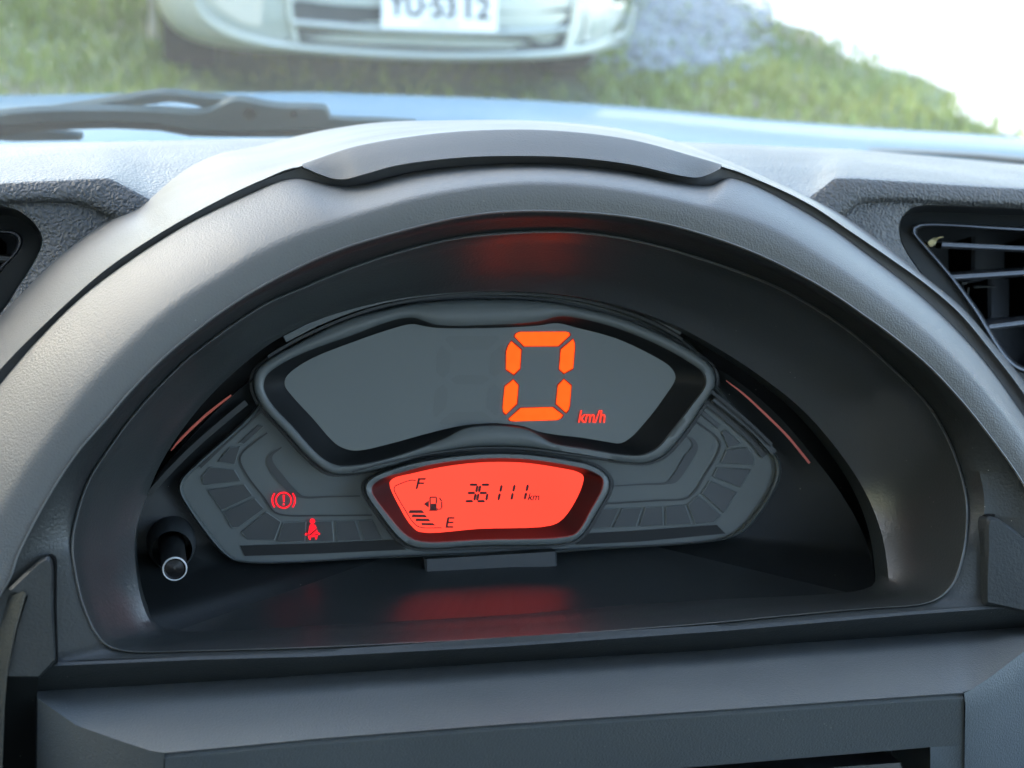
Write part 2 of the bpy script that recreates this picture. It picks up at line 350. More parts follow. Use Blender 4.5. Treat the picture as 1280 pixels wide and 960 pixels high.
# front panel with the slot, built round the slot's opening
lo = 1130
def PF(px, py): return F(px, py, .104-(py-880)*.00014)
xs2 = np.array([206, 300, 400, 520, 634, 760, 840, 900, 960, 1030, 1085, 1140, 1163, 1190, 1205])
topl = line([(206, 941), (240, 938), (400, 923), (634, 905), (900, 887), (960, 883), (1085, 874), (1172, 868), (1205, 866)], xs2)
slot = line([(206, 1012), (400, 1000), (634, 980), (840, 961), (960, 951), (1140, 936), (1163, 934), (1205, 932)], xs2)
tp = np.array([PF(*p) for p in topl]); tp2 = np.array([PF(p[0], p[1]+4)-FN*.0012 for p in topl]); sl = np.array([PF(*p) for p in slot])
loft('lower_panel', [tp-FN*.002, tp, tp2, np.array([PF(p[0], p[1]+7) for p in topl]), tp*.5+sl*.5, sl, sl-FN*.03], mt['lower'], dash, smooth=40)
mesh('lower_panel', *join([loft_data([np.array([PF(1163, 934), PF(1163, 980), PF(1163, lo)]), np.array([PF(1205, 932), PF(1205, 980), PF(1205, lo)])]),
     loft_data([np.array([PF(1163, 934), PF(1163, lo)]), np.array([PF(1163, 934), PF(1163, lo)])-FN*.03])]), mt['lower'], dash, 20)
# side facets of the lower panel
Lf = [[F(47, 873, .066), F(94, 906, .0760), F(150, 926, .0865), F(187, 938, .0935), F(206, 941, .0955)], [F(46, lo, .040), F(84, lo, .050), F(130, lo, .060), F(170, lo, .067), F(190, lo, .069)]]
loft('side_facet', [np.array(Lf[0]), np.array(Lf[0])*.5+np.array(Lf[1])*.5+FN*.001, np.array(Lf[1])], mt['lower'], dash, smooth=60)
Rf = [[PF(1205, 866), F(1215, 862, .1040), F(1240, 845, .0970), F(1280, 814, .086), F(1340, 790, .074)], [PF(1205, lo), F(1222, lo, .068), F(1255, lo, .063), F(1330, lo, .053), F(1420, lo, .042)]]
rb1 = np.array(Rf[0]); rb2 = rb1*.955+np.array(Rf[1])*.045+FN*.0010; rb3 = rb1*.90+np.array(Rf[1])*.10+FN*.0008
loft('side_facet', [rb1, rb2, rb3, rb1*.5+np.array(Rf[1])*.5, np.array(Rf[1])], mt['lower'], dash, smooth=60)
rec = mesh('recess', *loft_data([np.array([PF(150, 930)-FN*.03, PF(1240, 900)-FN*.03]), np.array([PF(150, lo)-FN*.03, PF(1240, lo)-FN*.03])]), mt['black'], dash, 0)
prism('recess_shelf', [F(880, 973, .088), F(1060, 957.5, .088), F(1128, 953, .088), F(1130, 964, .088), F(1060, 975, .088), F(880, 990, .088)], .02, FN, mt['vent'], dash, 30, .0008)
# side trims beside the opening
tl = np.concatenate([cr([(25, 722), (52, 699), (60, 696.5), (64.5, 703), (66, 760), (69, 828)], 5), [(48, 849), (8, 849)], cr([(9, 838), (20, 788), (31, 744)], 4), [(10, 737)]])
prism('side_trim', FA(tl, .0712), .03, FN, mt['fascia'], dash, 40, .0010)
loft('side_trim', [FA([(8, 847), (27, 847), (48, 847)], .0711), FA([(6, 872), (26, 872), (45, 872)], .064), FA([(3, 960), (24, 960), (44, 960)], .035), FA([(2, lo), (22, lo), (44, lo)], .01)], mt['black'], dash, smooth=50, label='dark lower end of the left trim beside the panel')
prism('side_trim_gap', FA([(56, 696), (63, 694), (68.5, 698), (70, 705), (69.5, 760), (71.5, 829), (64, 832), (62, 760), (60, 700)], .0690), .004, FN, mt['gap'], dash, 30)
ol = np.array([(33, 742), (20, 788), (10, 835), (6, 880), (3, 960), (2, lo)], float)
loft('side_trim', [FA(ol, .0728), FA(ol-[4, 3], .0725), FA(ol-[70, -22], .052), FA(ol-[200, -60], .02)], mt['fascia'], dash, smooth=40, label='lighter outer cheek left of the gauge opening')
trr = np.concatenate([cr([(1233.5, 756.5), (1233, 700), (1234, 654), (1237, 647.5), (1245, 647), (1262, 657), (1285, 675), (1318, 700)], 5), [(1318, 774), (1280, 766)]])
prism('side_trim', FA(trr, .0700), .03, FN, mt['trim'], dash, 40, .0012)
prism('side_trim_gap', FA([(1230, 650), (1234, 644), (1244, 643), (1240, 660), (1238, 757), (1233, 758), (1232, 700)], .0672), .004, FN, mt['gap'], dash, 30)
# dust gathered in the corner joints
# dash top: two-way curved pad, crowned and falling towards the windscreen
cx = np.concatenate([np.linspace(-900, -20, 14), np.linspace(0, 187, 14), np.linspace(210, 990, 27), np.linspace(1012, 1280, 18), np.linspace(1310, 2300, 14)])
crease = line([(-900, 250), (-300, 234), (0, 229), (60, 226), (128, 223), (138, 223.5), (187, 249), (300, 256), (900, 256), (1012, 247), (1042, 224), (1050, 222.5), (1100, 225), (1280, 236), (1600, 262), (2300, 330)], cx)
silh = line([(-900, 215), (0, 180), (372, 172), (640, 170), (830, 176), (1060, 186), (1280, 206), (1600, 240), (2300, 320)], cx)
rows = []
for hh in np.array([0, .004, .012, .03, .06, .09, .12, .16, .20, .25, .31, .38]):
    rw = []
    for p, s in zip(crease, silh):
        c = D(*p); g = c[:2]-CAM[:2]; hc = np.linalg.norm(g); g = g/hc
        d = ray(*s); ts = -d[2]/np.hypot(d[0], d[1])
        hh2 = hc+hh; ht = hc+.17
        a = max((CAM[2]-hc*ts-c[2])/.17**2, .05)
        z = CAM[2]-hh2*ts-a*(hh2-ht)**2 if hh > 0 else c[2]
        rw.append([CAM[0]+g[0]*hh2, CAM[1]+g[1]*hh2, z - (.0006 if hh == 0 else 0)])
    rows.append(np.array(rw))
loft('top_pad', rows, mt['pad'], dash, smooth=50)
def D_line(pts, d): return np.array([D(p[0], p[1], d) for p in pts])
cl = np.array([(-900, 250), (-300, 234), (0, 229), (60, 226), (128, 223), (138, 223.5), (187, 249), (230, 270)], float)
fl = np.array([(-900, 280), (-300, 258), (0, 252), (45, 250), (85, 250), (110, 255), (150, 275), (195, 296)], float)
crr = np.array([(980, 262), (1012, 247), (1042, 224), (1050, 222.5), (1100, 225), (1190, 231), (1280, 236), (1600, 262), (2300, 330)], float)
frr = np.array([(1025, 290), (1052, 268), (1072, 253), (1085, 250), (1110, 249), (1190, 252), (1280, 256), (1600, 284), (2300, 352)], float)
for a, b in ((cl, fl), (crr, frr)):
    loft('front_brow', [D_line(a, 0), D_line(a*.9+b*.1, .0010), D_line(a*.2+b*.8, .0020), D_line(b, .0014), D_line(b+[0, 5], -.0016)], mt['face'], dash, smooth=60)
# vents: outlines
vR = [(1125, 283), (1128, 272), (1136, 262), (1150, 256.5), (1280, 259), (1440, 262), (1470, 268), (1480, 285), (1470, 330), (1450, 470), (1430, 520), (1400, 535), (1310, 530), (1275, 505), (1210, 420), (1160, 352), (1134, 315), (1127, 300)]
vRi = [(1141, 288), (1143, 283.5), (1149, 281), (1163, 280), (1280, 286), (1430, 290), (1450, 294), (1455, 305), (1448, 340), (1430, 450), (1415, 468), (1390, 472), (1310, 468), (1268, 458), (1216, 384), (1188, 346), (1146, 297), (1142, 292)]
vL = [(52, 294), (46, 283), (37, 273), (19, 261), (-10, 256), (-120, 252), (-145, 256), (-155, 270), (-150, 330), (-130, 440), (-110, 470), (-60, 455), (0, 392), (22, 360), (37, 337), (48, 317), (52.5, 304)]
vLi = [(26, 300), (22, 293), (16, 290), (0, 288.5), (-40, 287), (-110, 285), (-125, 290), (-128, 305), (-122, 340), (-112, 420), (-100, 430), (-60, 415), (-20, 365), (0, 337), (19, 317), (24.5, 308)]
tv = np.linspace(math.pi, -math.pi, 200, endpoint=False)
for nm, out, inn, ctr, bound in (('right', vR, vRi, (1340.0, 370.0), [(1085, 252), (1110, 251), (1190, 254), (1280, 258.2), (1600, 286), (2300, 354), (2300, 900), (1300, 900), (1040, 500), (1030, 300), (1052, 269), (1072, 254)]),
                                 ('left', vL, vLi, (-60.0, 340.0), [(110, 257), (85, 252), (45, 252), (0, 254), (-300, 260), (-900, 282), (-900, 900), (0, 900), (240, 500), (200, 330), (195, 298), (150, 277)])):
    po = polar(out, ctr, tv, True); pi = polar(inn, ctr, tv, True)
    dense = np.array(bound, float); dd = []
    for i in range(len(dense)):
        for t in np.linspace(0, 1, 12, endpoint=False): dd.append(dense[i]*(1-t)+dense[(i+1) % len(dense)]*t)
    dd = np.array(dd); a = np.arctan2(-(dd[:, 1]-ctr[1]), dd[:, 0]-ctr[0]); o = np.argsort(a); r_ = np.hypot(dd[:, 0]-ctr[0], dd[:, 1]-ctr[1])
    rr = np.interp(tv, np.concatenate([a[o]-2*math.pi, a[o], a[o]+2*math.pi]), np.tile(r_[o], 3))
    pb = np.stack([ctr[0]+rr*np.cos(tv), ctr[1]-rr*np.sin(tv)], 1)
    lb, lo_ = D_line(pb, -.001), D_line(po, 0)
    pe = po+(po-np.array(ctr))/np.linalg.norm(po-np.array(ctr), axis=1, keepdims=True)*2.5
    loft('vent_surround', [lb, lb*.5+lo_*.5, D_line(pe, -.0006), lo_-DN*.001, lo_-DN*.006], mt['face'], dash, closed=True, smooth=50)
    v = thing('air_vent', 'black slatted air vent right of the gauge hood, leaf scrap caught inside' if nm == 'right' else 'black air vent at the left edge beside the gauge hood', 'air vent', tuple(D(*ctr)), 'dashboard air vents')
    li = D_line(pi, -.004); lo2 = D_line(po, -.004)
    pin = pi+(np.array(ctr)-pi)/np.linalg.norm(pi-np.array(ctr), axis=1, keepdims=True)*5
    loft('vent_frame', [lo2, lo2*.8+li*.2-DN*.010, D_line(pi*.9+po*.1, -.012)], mt['black'], v, closed=True, smooth=40)
    loft('vent_rim', [D_line(pi*.9+po*.1, -.012), D_line(pi, -.0085), D_line(pi*.5+pin*.5, -.0085), D_line(pin, -.011), D_line(pin, -.03)], mt['vent'], v, closed=True, smooth=40)
    cav = D_line(pin, -.075); V, Fc = loft_data([D_line(pin, -.028), cav], True); Fc.append(tuple(range(200, 400)))
    mesh('vent_cavity', V, Fc, mt['black'], v, 30)
    slats = [((1177, 304), (1290, 309.5), (1430, 315)), ((1189, 345), (1280, 339), (1445, 330)), ((1236, 407), (1280, 401.5), (1428, 388))] if nm == 'right' else [((12, 322), (-40, 318), (-120, 312)), ((-12, 355), (-50, 352), (-118, 350))]
    for i, (a1, b1, c1) in enumerate(slats):
        off = -.016 if (i == 0 and nm == 'right') else -.010
        P = [D(*q, off) for q in (a1, b1, c1)]
        upd = np.cross(DN, FU); upd = upd/np.linalg.norm(upd); upd = upd*np.sign(upd[2])
        bk = -DN*.020+np.array([0, .0, .004])
        prof = [(-DN*.0002, .0), (DN*.0003, -.0005), (DN*.0003, -.0013), (-DN*.0010, -.0022), (bk, -.0022), (bk, .0), (-DN*.0002, .0)]
        rg_ = [np.array([p+o_+upd*u_ for p in P]) for o_, u_ in prof]
        loft('slat_edge', [np.array([p-DN*.0004+upd*.0003 for p in P]), np.array([p+DN*.0005+upd*.0002 for p in P]), np.array([p+DN*.0005-upd*.0003 for p in P]), np.array([p-DN*.0004-upd*.0004 for p in P])], mt['vent'], v, smooth=20)
        loft('slat', rg_, mt['vent'], v, smooth=20)
    vx = [(1202, 300, 352), (1273, 300, 345), (1222, 352, 420), (1279, 345, 402), (1345, 300, 400)] if nm == 'right' else [(0, 300, 340), (-60, 300, 400)]
    for (x, y0, y1) in vx:
        a, b = D(x, y0, -.044), D(x, y1, -.044)
        V, Fc = box_data((0, 0, 0), (1, 1, 1)); dz = b-a; L = np.linalg.norm(dz); dz = dz/L
        rot = np.stack([FU, np.cross(dz, FU), dz], 1)
        V, Fc = box_data((a+b)/2, (.0020, .022, L), rot); mesh('vane', V, Fc, mt['gap'], v, 0)
    if nm == 'right':
        V, Fc = join([box_data(D(1203, 352.5, -.02), (.0026, .004, .0012)), box_data(D(1230, 358, -.022), (.011, .002, .0006)), box_data(D(1209, 364, -.024), (.0008, .002, .004))])
        mesh('slat_link', V, Fc, mt['slat'], v, 0)
# dry leaf scrap
ml = M('dry_leaf'); ml.b.inputs['Base Color'].default_value = (.42, .36, .17, 1); ml.b.inputs['Roughness'].default_value = .7
nz = ml.n('ShaderNodeTexNoise', Scale=900.0); rp = ml.n('ShaderNodeValToRGB'); ml.l(ml.coord(), nz.inputs['Vector']); ml.l(nz.outputs[0], rp.inputs[0])
rp.color_ramp.elements[0].color = (.22, .15, .07, 1); rp.color_ramp.elements[1].color = (.55, .50, .26, 1); ml.l(rp.outputs[0], ml.b.inputs['Base Color'])
lfp = [(1160, 303), (1163, 300), (1168, 297), (1174, 297.5), (1171, 301), (1169, 306), (1164, 308), (1161, 306.5)]
V0 = np.array([D(x, y, -.017+.002*math.sin(i*2.3)) for i, (x, y) in enumerate(lfp)])
V, Fc = loft_data([V0-DN*.0008, V0], True); Fc += [tuple(range(8, 16)), tuple(range(8))[::-1]]
stem = tube([D(1168, 300, -.016), D(1174, 297, -.014), D(1179, 296, -.0135)], [.0004, .0003, .0002], 6)
lf = mesh('leaf_scrap', *join([(V, Fc), stem]), ml.m, None, 40); setp(lf, 'tiny dry leaf scrap caught on the upper slat of the right air vent', 'leaf scrap')
# hidden carcass below and behind the dash so no light leaks through
mesh('dash_carcass', *join([box_data((0, .40, .50), (1.40, .02, .72)), box_data((-.50, .10, .45), (.40, .5, .60)), box_data((.50, .10, .45), (.40, .5, .60)), box_data((0, .12, .66), (1.4, .02, .38))]), mt['black'], dash, 0)

# ================================================================== INSTRUMENT CLUSTER
ic = thing('instrument_cluster', 'black digital instrument cluster showing an orange zero and a red odometer display', 'instrument cluster', tuple(O+FN*-.006))
PL = [(229, 612), (232, 600), (255, 577), (325, 512), (345, 470), (420, 410), (520, 378), (620, 370), (700, 374), (790, 397), (860, 436), (895, 492), (945, 548), (968, 578), (967, 602), (930, 658), (905, 672), (720, 685), (600, 690), (490, 695), (310, 702), (288, 694), (236, 628)]
T1 = [(172, 655), (168, 700), (172, 735), (182, 764), (200, 789), (222, 794), (420, 784), (640, 770), (900, 754), (1075, 743), (1094, 740), (1092, 715), (1078, 665), (1052, 618), (1020, 575), (975, 522), (920, 475), (860, 440), (790, 402), (700, 378), (620, 371), (520, 378), (420, 408), (345, 452), (290, 495), (235, 550), (190, 605)]
kp, kt = polar(PL, Cc, tc, True), polar(T1, Cc, tc, True)
lowt = np.clip((kt[:, 1]-690)/80, 0, 1)
V0 = FA(kp, -.006)
prism('gauge_plate', V0, .006, FN, mt['plate'], ic, 30)
# raised bead round the plate, then the tray that runs out to the tunnel
nb = (kp-np.array(Cc))/np.linalg.norm(kp-np.array(Cc), axis=1, keepdims=True)
loft('plate_rim', [FA(kp, -.0062), FA(kp+nb*1.5, -.0035), FA(kp+nb*4, -.003), FA(kp+nb*6, -.0045), FA(kp+nb*7, -.009)], mt['plate'], ic, closed=True, smooth=60)
kto = np.where((np.linalg.norm(kt-np.array(Cc), axis=1) < np.linalg.norm(kp-np.array(Cc), axis=1)+12)[:, None], kp+nb*12, kt)
lt_ = FW(kto, -.004+.036*lowt)
tr_ = [FA(kp+nb*7, -.009), FW(kp*.75+kto*.25+nb*5*(1-lowt)[:, None], -.0085+.0105*lowt), FW(kp*.5+kto*.5, -.007+.0185*lowt), lt_, lt_-FN*.012]
fl_ = np.where((kto[:, 1] > 738) & (kto[:, 0] > 205) & (kto[:, 0] < 1090))[0]; fs = slice(fl_[0], fl_[-1]+1)
loft('tray_floor', [r[fs] for r in tr_], mt['floor'], ic, smooth=55)
rest = list(range(fl_[-1], len(tc)))+list(range(0, fl_[0]+1))
loft('cluster_tray', [r[rest] for r in tr_], mt['tray'], ic, smooth=55)
mesh('cluster_back', *loft_data([np.array([F(190, 330, -.03), F(1090, 330, -.03)]), np.array([F(190, 900, -.03), F(1090, 900, -.03)])]), mt['black'], ic, 0)
prism('plate_tab', FA([(531, 699), (696, 689), (697, 708), (532, 718)], .002), .012, FN, mt['cell'], ic, 30, .0008)
for q in ([(300, 682), (400, 679), (494, 674.5), (508, 687), (400, 692), (306, 695)], [(728, 667), (800, 663), (896, 656), (907, 667), (800, 677), (720, 681)]): prism('plate_slot', FA(q, -.0056), .0006, FN, mt['bevel'], ic, 30)
# upper window: ring, bevel, unlit display
RI = [(330, 485), (333, 470), (350, 456), (380, 441), (440, 419), (490, 401), (515, 397), (530, 401), (547, 406), (615, 406), (672, 402), (697, 396), (718, 397), (770, 410), (820, 430), (860, 452), (878, 466), (881, 480), (862, 508), (840, 537), (820, 560), (802, 568), (780, 568), (730, 560), (690, 553), (670, 542), (655, 536), (615, 532), (580, 536), (560, 546), (535, 556), (490, 571), (445, 581), (420, 581), (400, 570), (365, 532), (340, 505)]
GL = [(356, 482), (357, 473), (366, 463), (390, 448), (440, 428), (490, 411), (515, 405), (532, 408), (549, 410), (615, 410), (672, 407), (697, 404), (718, 409), (770, 423), (815, 444), (836, 457), (843, 466), (844, 474), (830, 497), (808, 526), (787, 548), (775, 554), (757, 552), (727, 547), (692, 543), (672, 539), (655, 533), (615, 529), (580, 532), (558, 536), (530, 543), (490, 554), (450, 563), (435, 562), (420, 555), (390, 522), (366, 496)]
RO = [(317, 485), (319, 465), (338, 448), (370, 430), (430, 401), (485, 386), (515, 380), (532, 378), (550, 376), (615, 374), (672, 376), (697, 379), (718, 383), (772, 396), (825, 417), (870, 442), (891, 461), (894, 480), (875, 512), (852, 545), (828, 570), (806, 579), (780, 578), (730, 570), (692, 564), (672, 561), (655, 559), (615, 558), (580, 560), (558, 564), (535, 568), (490, 582), (445, 592), (415, 592), (392, 578), (354, 538), (327, 508)]
ri, gl, ro = cr(RI, 5, True), cr(GL, 5, True), cr(RO, 5, True)
def ringset(ri, gl, ro, h, dpt, disp, disp_mat, c):
    nb = (ro-np.array(c))/np.linalg.norm(ro-np.array(c), axis=1, keepdims=True)
    loft('window_gap', [FA(ro+nb*5, -.0054), FA(ro+nb*4.5, -.0045), FA(ro+nb*1, -.0045), FA(ro+nb*.5, -.0055)], mt['line'], ic, closed=True, smooth=30)
    loft('window_ring', [FA(ro, -.006), FA(ro*.97+ri*.03, h-.001), FA(ro*.8+ri*.2, h), FA(ro*.15+ri*.85, h), FA(ri, h-.0008)], mt['ring'], ic, closed=True, smooth=60)
    loft('window_bevel', [FA(ri, h-.0008), FA(ri*.5+gl*.5, h*.5+dpt*.5-.001), FA(gl, dpt)], mt['bevel'], ic, closed=True, smooth=60)
    return prism(disp, FA(gl, dpt+.0004), .0015, FN, disp_mat, ic, 30)
sd_ = ringset(ri, gl, ro, .003, -.0048, 'speed_display', mt['glass'], (610, 475))
# lower window with the lit LCD
L0 = [(487, 604), (492, 598), (515, 592), (552, 584), (590, 579), (625, 577.5), (660, 579), (700, 585), (722, 590), (729, 595), (728, 606), (716, 632), (702, 650), (688, 657), (600, 661), (525, 665), (514, 657), (500, 635)]
L1 = [(465, 612), (470, 603), (505, 590), (550, 579.5), (590, 575), (625, 573.5), (660, 575), (703, 581), (737, 589), (752, 598), (752, 610), (738, 637), (721, 665), (708, 670), (600, 674), (526, 676), (509, 669), (487, 645)]
L2 = [(456, 612), (461, 600), (500, 583), (548, 573), (590, 568), (625, 566.5), (662, 568), (706, 574), (742, 582), (760, 597), (761, 612), (746, 640), (728, 668), (712, 678), (600, 682), (522, 685), (502, 676), (478, 648)]
lcd = ringset(cr(L1, 5, True), cr(L0, 5, True), cr(L2, 5, True), .0055, -.0044, 'odometer_display', mt['lcd'], (608, 622))
# arc trim over the window, and fine moulded lines
def stroke(name, pts, wd, w0, mat, parent, th=.0006, n=6, taper=None):
    c = cr(pts, n); t = np.gradient(c, axis=0); t /= np.linalg.norm(t, axis=1, keepdims=True); nn = np.stack([-t[:, 1], t[:, 0]], 1)
    ww = np.full(len(c), wd) if taper is None else np.interp(np.linspace(0, 1, len(c)), np.linspace(0, 1, len(taper)), taper)
    a, b = c+nn*ww[:, None]/2, c-nn*ww[:, None]/2
    return loft(name, [FA(a, w0), FA(a, w0+th), FA(b, w0+th), FA(b, w0)], mat, parent, smooth=30)
stroke('trim_line', [(335, 446), (365, 428), (400, 411), (450, 391), (500, 378), (560, 370), (620, 367), (700, 371), (770, 386), (820, 405), (853, 424)], 3.5, -.002, mt['line'], ic, .004)
stroke('trim_arc', [(356, 424), (400, 402), (450, 383), (500, 371), (560, 363.5), (620, 361), (700, 364.5), (770, 379), (820, 397), (852, 415)], 8, -.002, mt['ring'], ic, .004)
stroke('trim_line', [(308, 503), (285, 522), (250, 552), (215, 586), (186, 618)], 7, -.003, mt['line'], ic, .003)
stroke('trim_line', [(328, 512), (300, 537), (275, 560), (250, 584)], 4, -.0058, mt['line'], ic, .0012)
stroke('trim_line', [(888, 488), (910, 506), (940, 532), (965, 556)], 4, -.0030, mt['line'], ic, .003)
stroke('trim_rib', [(893, 498), (920, 519), (945, 541), (968, 566)], 7, -.0050, mt['cell'], ic, .0035)
stroke('trim_line', [(880, 500), (910, 524), (942, 552), (956, 570)], 8, -.0058, mt['line'], ic, .0012)
# small tab lines between the windows
stroke('trim_line', [(440, 590), (490, 577), (540, 567), (590, 560.5), (620, 559.5), (660, 561), (700, 566), (760, 574)], 1.6, .0036, mt['line'], ic, .0002)
stroke('trim_line', [(478, 579.5), (483, 584), (485, 592)], 5, -.0030, mt['line'], ic, .0012)
stroke('trim_line', [(734, 574), (734, 584)], 1.4, -.0020, mt['line'], ic, .0005)
# red accent strips
stroke('accent_strip', [(214, 563), (224, 551), (240, 535), (262, 515), (289, 494)], 4, .0030, mt['strip'], ic, .0008, 8, [1, 3, 3.4, 3.2, 2.4])
stroke('accent_strip', [(908, 476), (930, 493), (957, 518), (985, 546), (1012, 579)], 4, .0030, mt['strip'], ic, .0008, 8, [1, 2.5, 2.8, 3, 3])
# gauge cells
def Z(b, pts): return [(b[0]+x/4, b[1]+y/4) for x, y in pts]
zr, zl, z1 = (720, 480), (170, 540), (170, 360)
cells = [Z(zr, c) for c in ([(622, 148), (640, 138), (720, 205), (706, 219)], [(730, 242), (750, 232), (820, 296), (762, 315)], [(755, 332), (850, 320), (876, 350), (887, 378), (885, 403), (728, 393)], [(712, 420), (872, 427), (820, 515), (690, 463)], [(672, 487), (800, 542), (738, 640), (632, 547)], [(612, 562), (722, 655), (690, 688), (600, 698), (562, 606)], [(452, 615), (545, 608), (576, 698), (452, 704)], [(350, 620), (430, 615), (434, 705), (320, 708)], [(235, 625), (328, 620), (300, 709), (190, 714)], [(130, 629), (212, 625), (170, 715), (76, 720)])]
cells += [Z(z1, c) for c in ([(518, 772), (610, 686), (632, 694), (540, 778)], [(412, 866), (470, 800), (518, 795), (492, 880)])]
cells += [Z(zl, c) for c in ([(340, 262), (332, 222), (372, 178), (490, 190), (522, 244)], [(362, 290), (540, 264), (580, 318), (430, 388)], [(440, 402), (592, 334), (636, 384), (512, 474), (482, 476)], [(532, 500), (650, 402), (722, 450), (690, 538), (560, 536)], [(738, 456), (848, 450), (842, 545), (708, 548)], [(868, 450), (978, 448), (986, 544), (862, 546)], [(1000, 448), (1092, 445), (1124, 540), (1008, 543)], [(1112, 445), (1180, 442), (1228, 536), (1144, 540)])]
for c in cells:
    cc_ = np.array(c); m0 = cc_.mean(0); dd_ = (cc_-m0)/np.linalg.norm(cc_-m0, axis=1, keepdims=True)
    ce = prism('gauge_cell', FA(c, -.0052), .0012, FN, mt['cell'], ic, 30)
    loft('cell_outline', [FA(cc_+dd_*.1, -.0051), FA(cc_+dd_*1.5, -.0053)], mt['outline'], ce, closed=True, smooth=0)
stroke('print_line', Z(zr, [(592, 180), (650, 222), (700, 262), (722, 295), (712, 345), (650, 450), (590, 545), (550, 573), (400, 583), (140, 600)]), 2.0, -.0058, mt['line'], ic, .0004)
stroke('print_line', Z(zr, [(538, 255), (585, 282), (596, 315), (560, 375), (492, 476), (455, 495), (330, 502), (190, 510)]), 2.0, -.0058, mt['cell'], ic, .0004, 8, [1.5, 4, 7, 11, 9, 3, 1.8, 1.6])
stroke('print_line', [(334, 541), (318, 553), (303, 566), (300, 575), (310, 596), (330, 622), (343, 640), (356, 644), (400, 644.5), (465, 644)], 2.0, -.0058, mt['line'], ic, .0004)
stroke('print_line', [(352, 559), (339, 569), (337.5, 578), (350, 597), (366, 614), (378, 621), (410, 621), (450, 620)], 2.0, -.0058, mt['cell'], ic, .0004, 8, [1.5, 4, 8, 10, 8, 3, 1.8, 1.6])
# big zero
dg = thing('speed_digit', None, None, tuple(F(675, 470, -.0044))); dg.parent = ic; dg.location = Vector(F(675, 470, -.0044))-ic.location
zb = (440, 360)
segs = [[(815, 242), (822, 228), (842, 220), (1068, 219), (1084, 224), (1088, 236), (1030, 290), (862, 291)], [(773, 318), (783, 288), (797, 268), (845, 310), (839, 402), (809, 431), (771, 405)], [(1046, 308), (1105, 258), (1112, 275), (1113, 300), (1105, 400), (1061, 425), (1038, 405)], [(765, 494), (806, 460), (831, 488), (823, 578), (770, 630), (758, 618), (755, 595)], [(1031, 488), (1060, 458), (1096, 490), (1088, 585), (1082, 608), (1070, 622), (1022, 578)], [(785, 655), (845, 601), (1002, 597), (1053, 635), (1044, 650), (1025, 660), (815, 666), (795, 664)]]
for s in segs:
    c = np.array(Z(zb, s)); m = c.mean(0); d = (c-m); L = np.linalg.norm(d, axis=1, keepdims=True)
    sg = prism('segment', FA(c, -.0038), .0005, FN, mt['orange'], dg, 0)
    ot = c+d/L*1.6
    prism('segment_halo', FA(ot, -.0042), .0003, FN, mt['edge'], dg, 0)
for dx in (-88,):
    for s in segs+[[(840, 436), (880, 415), (1010, 415), (1040, 436), (1005, 462), (870, 462)]]:
        prism('unlit_segment', FA(np.array(Z(zb, s))+[dx, dx*-.055], -.0043), .0002, FN, mt['ghost'], dg, 0)
text_quad('speed_unit', 'km/h', [(725.5, 512.5), (758, 512.5), (756, 528.5), (722.5, 528.5)], lambda x, y: F(x, y, -.0038), mt['unit'], sd_, .022)
# lit warning symbols
def disc_ring(c, r0, r1, a0, a1, w0, n=24):
    t = np.linspace(a0, a1, n); A = np.stack([c[0]+r0*np.cos(t), c[1]-r0*np.sin(t)], 1); B = np.stack([c[0]+r1*np.cos(t), c[1]-r1*np.sin(t)], 1)
    return loft_data([FA(A, w0), FA(B, w0)])
def flat(pts, w0): return FA(pts, w0), [tuple(range(len(pts)))]
wc = (354.5, 625.3); ww = -.0044
mesh('brake_warning', *join([disc_ring(wc, 8.6, 10.6, 0, 2*math.pi, ww, 40), disc_ring(wc, 13.0, 15.2, R(-38), R(38), ww), disc_ring(wc, 13.0, 15.2, R(142), R(218), ww),
     flat([(353.2, 618.6), (356.2, 618.6), (355.8, 627.6), (353.9, 627.6)], ww), flat([(353.5, 629.2), (355.9, 629.2), (355.9, 631.6), (353.5, 631.6)], ww)]), mt['red'], ic, 0)
sb = [disc_ring((390.5, 651.5), 0.05, 3.4, 0, 2*math.pi, ww, 20)]
sb.append(flat([(387.4, 655.6), (393.6, 655.6), (396.0, 660), (386.2, 668.5), (385.0, 667)], ww))
sb.append(flat([(396.4, 661.6), (397.4, 666.6), (396.4, 667.4), (388.0, 669.2)], ww))
sb.append(flat([(380.5, 668.2), (383.2, 665.6), (384.6, 667.4), (382.8, 669.6)], ww)); sb.append(flat([(400.5, 667.5), (397.9, 665.0), (396.9, 667.2), (398.6, 669.0)], ww))
sb.append(flat([(384.6, 669.8), (397.2, 668.6), (396.2, 673.8), (394.4, 674.8), (393.6, 671.2), (388.6, 671.6), (388.2, 675.2), (386.2, 674.4)], ww))
mesh('seat_belt_warning', *join(sb), mt['red'], ic, 0)
# odometer print on the LCD
zo = (470, 560); so = 1280/280.0
def ZO(pts): return [(zo[0]+x/so, zo[1]+y/so) for x, y in pts]
wl = -.0037
def seg_line(a, b, wd=14):
    a, b = np.array(a, float), np.array(b, float); t = (b-a)/np.linalg.norm(b-a); n = np.array([-t[1], t[0]])*wd/2; e = t*wd/2
    return flat(ZO([a, a+e+n, b-e+n, b, b-e-n, a+e-n]), wl)
def seven(x, y, on, W=52, H=98, sh=-22):
    def q(u, v): return (x+u*W+sh*v, y+v*H)
    S = dict(a=(q(.08, .02), q(.98, .02)), b=(q(1, .05), q(1, .47)), c=(q(1, .53), q(1, .95)), d=(q(.02, .98), q(.92, .98)), e=(q(0, .53), q(0, .95)), f=(q(0, .05), q(0, .47)), g=(q(.06, .5), q(.94, .5)))
    return [seg_line(*S[k]) for k in on]
od = seven(530, 208, 'abgcd') + seven(598, 208, 'afgedc') + seven(668, 206, 'bc') + seven(742, 204, 'bc') + seven(818, 202, 'bc')
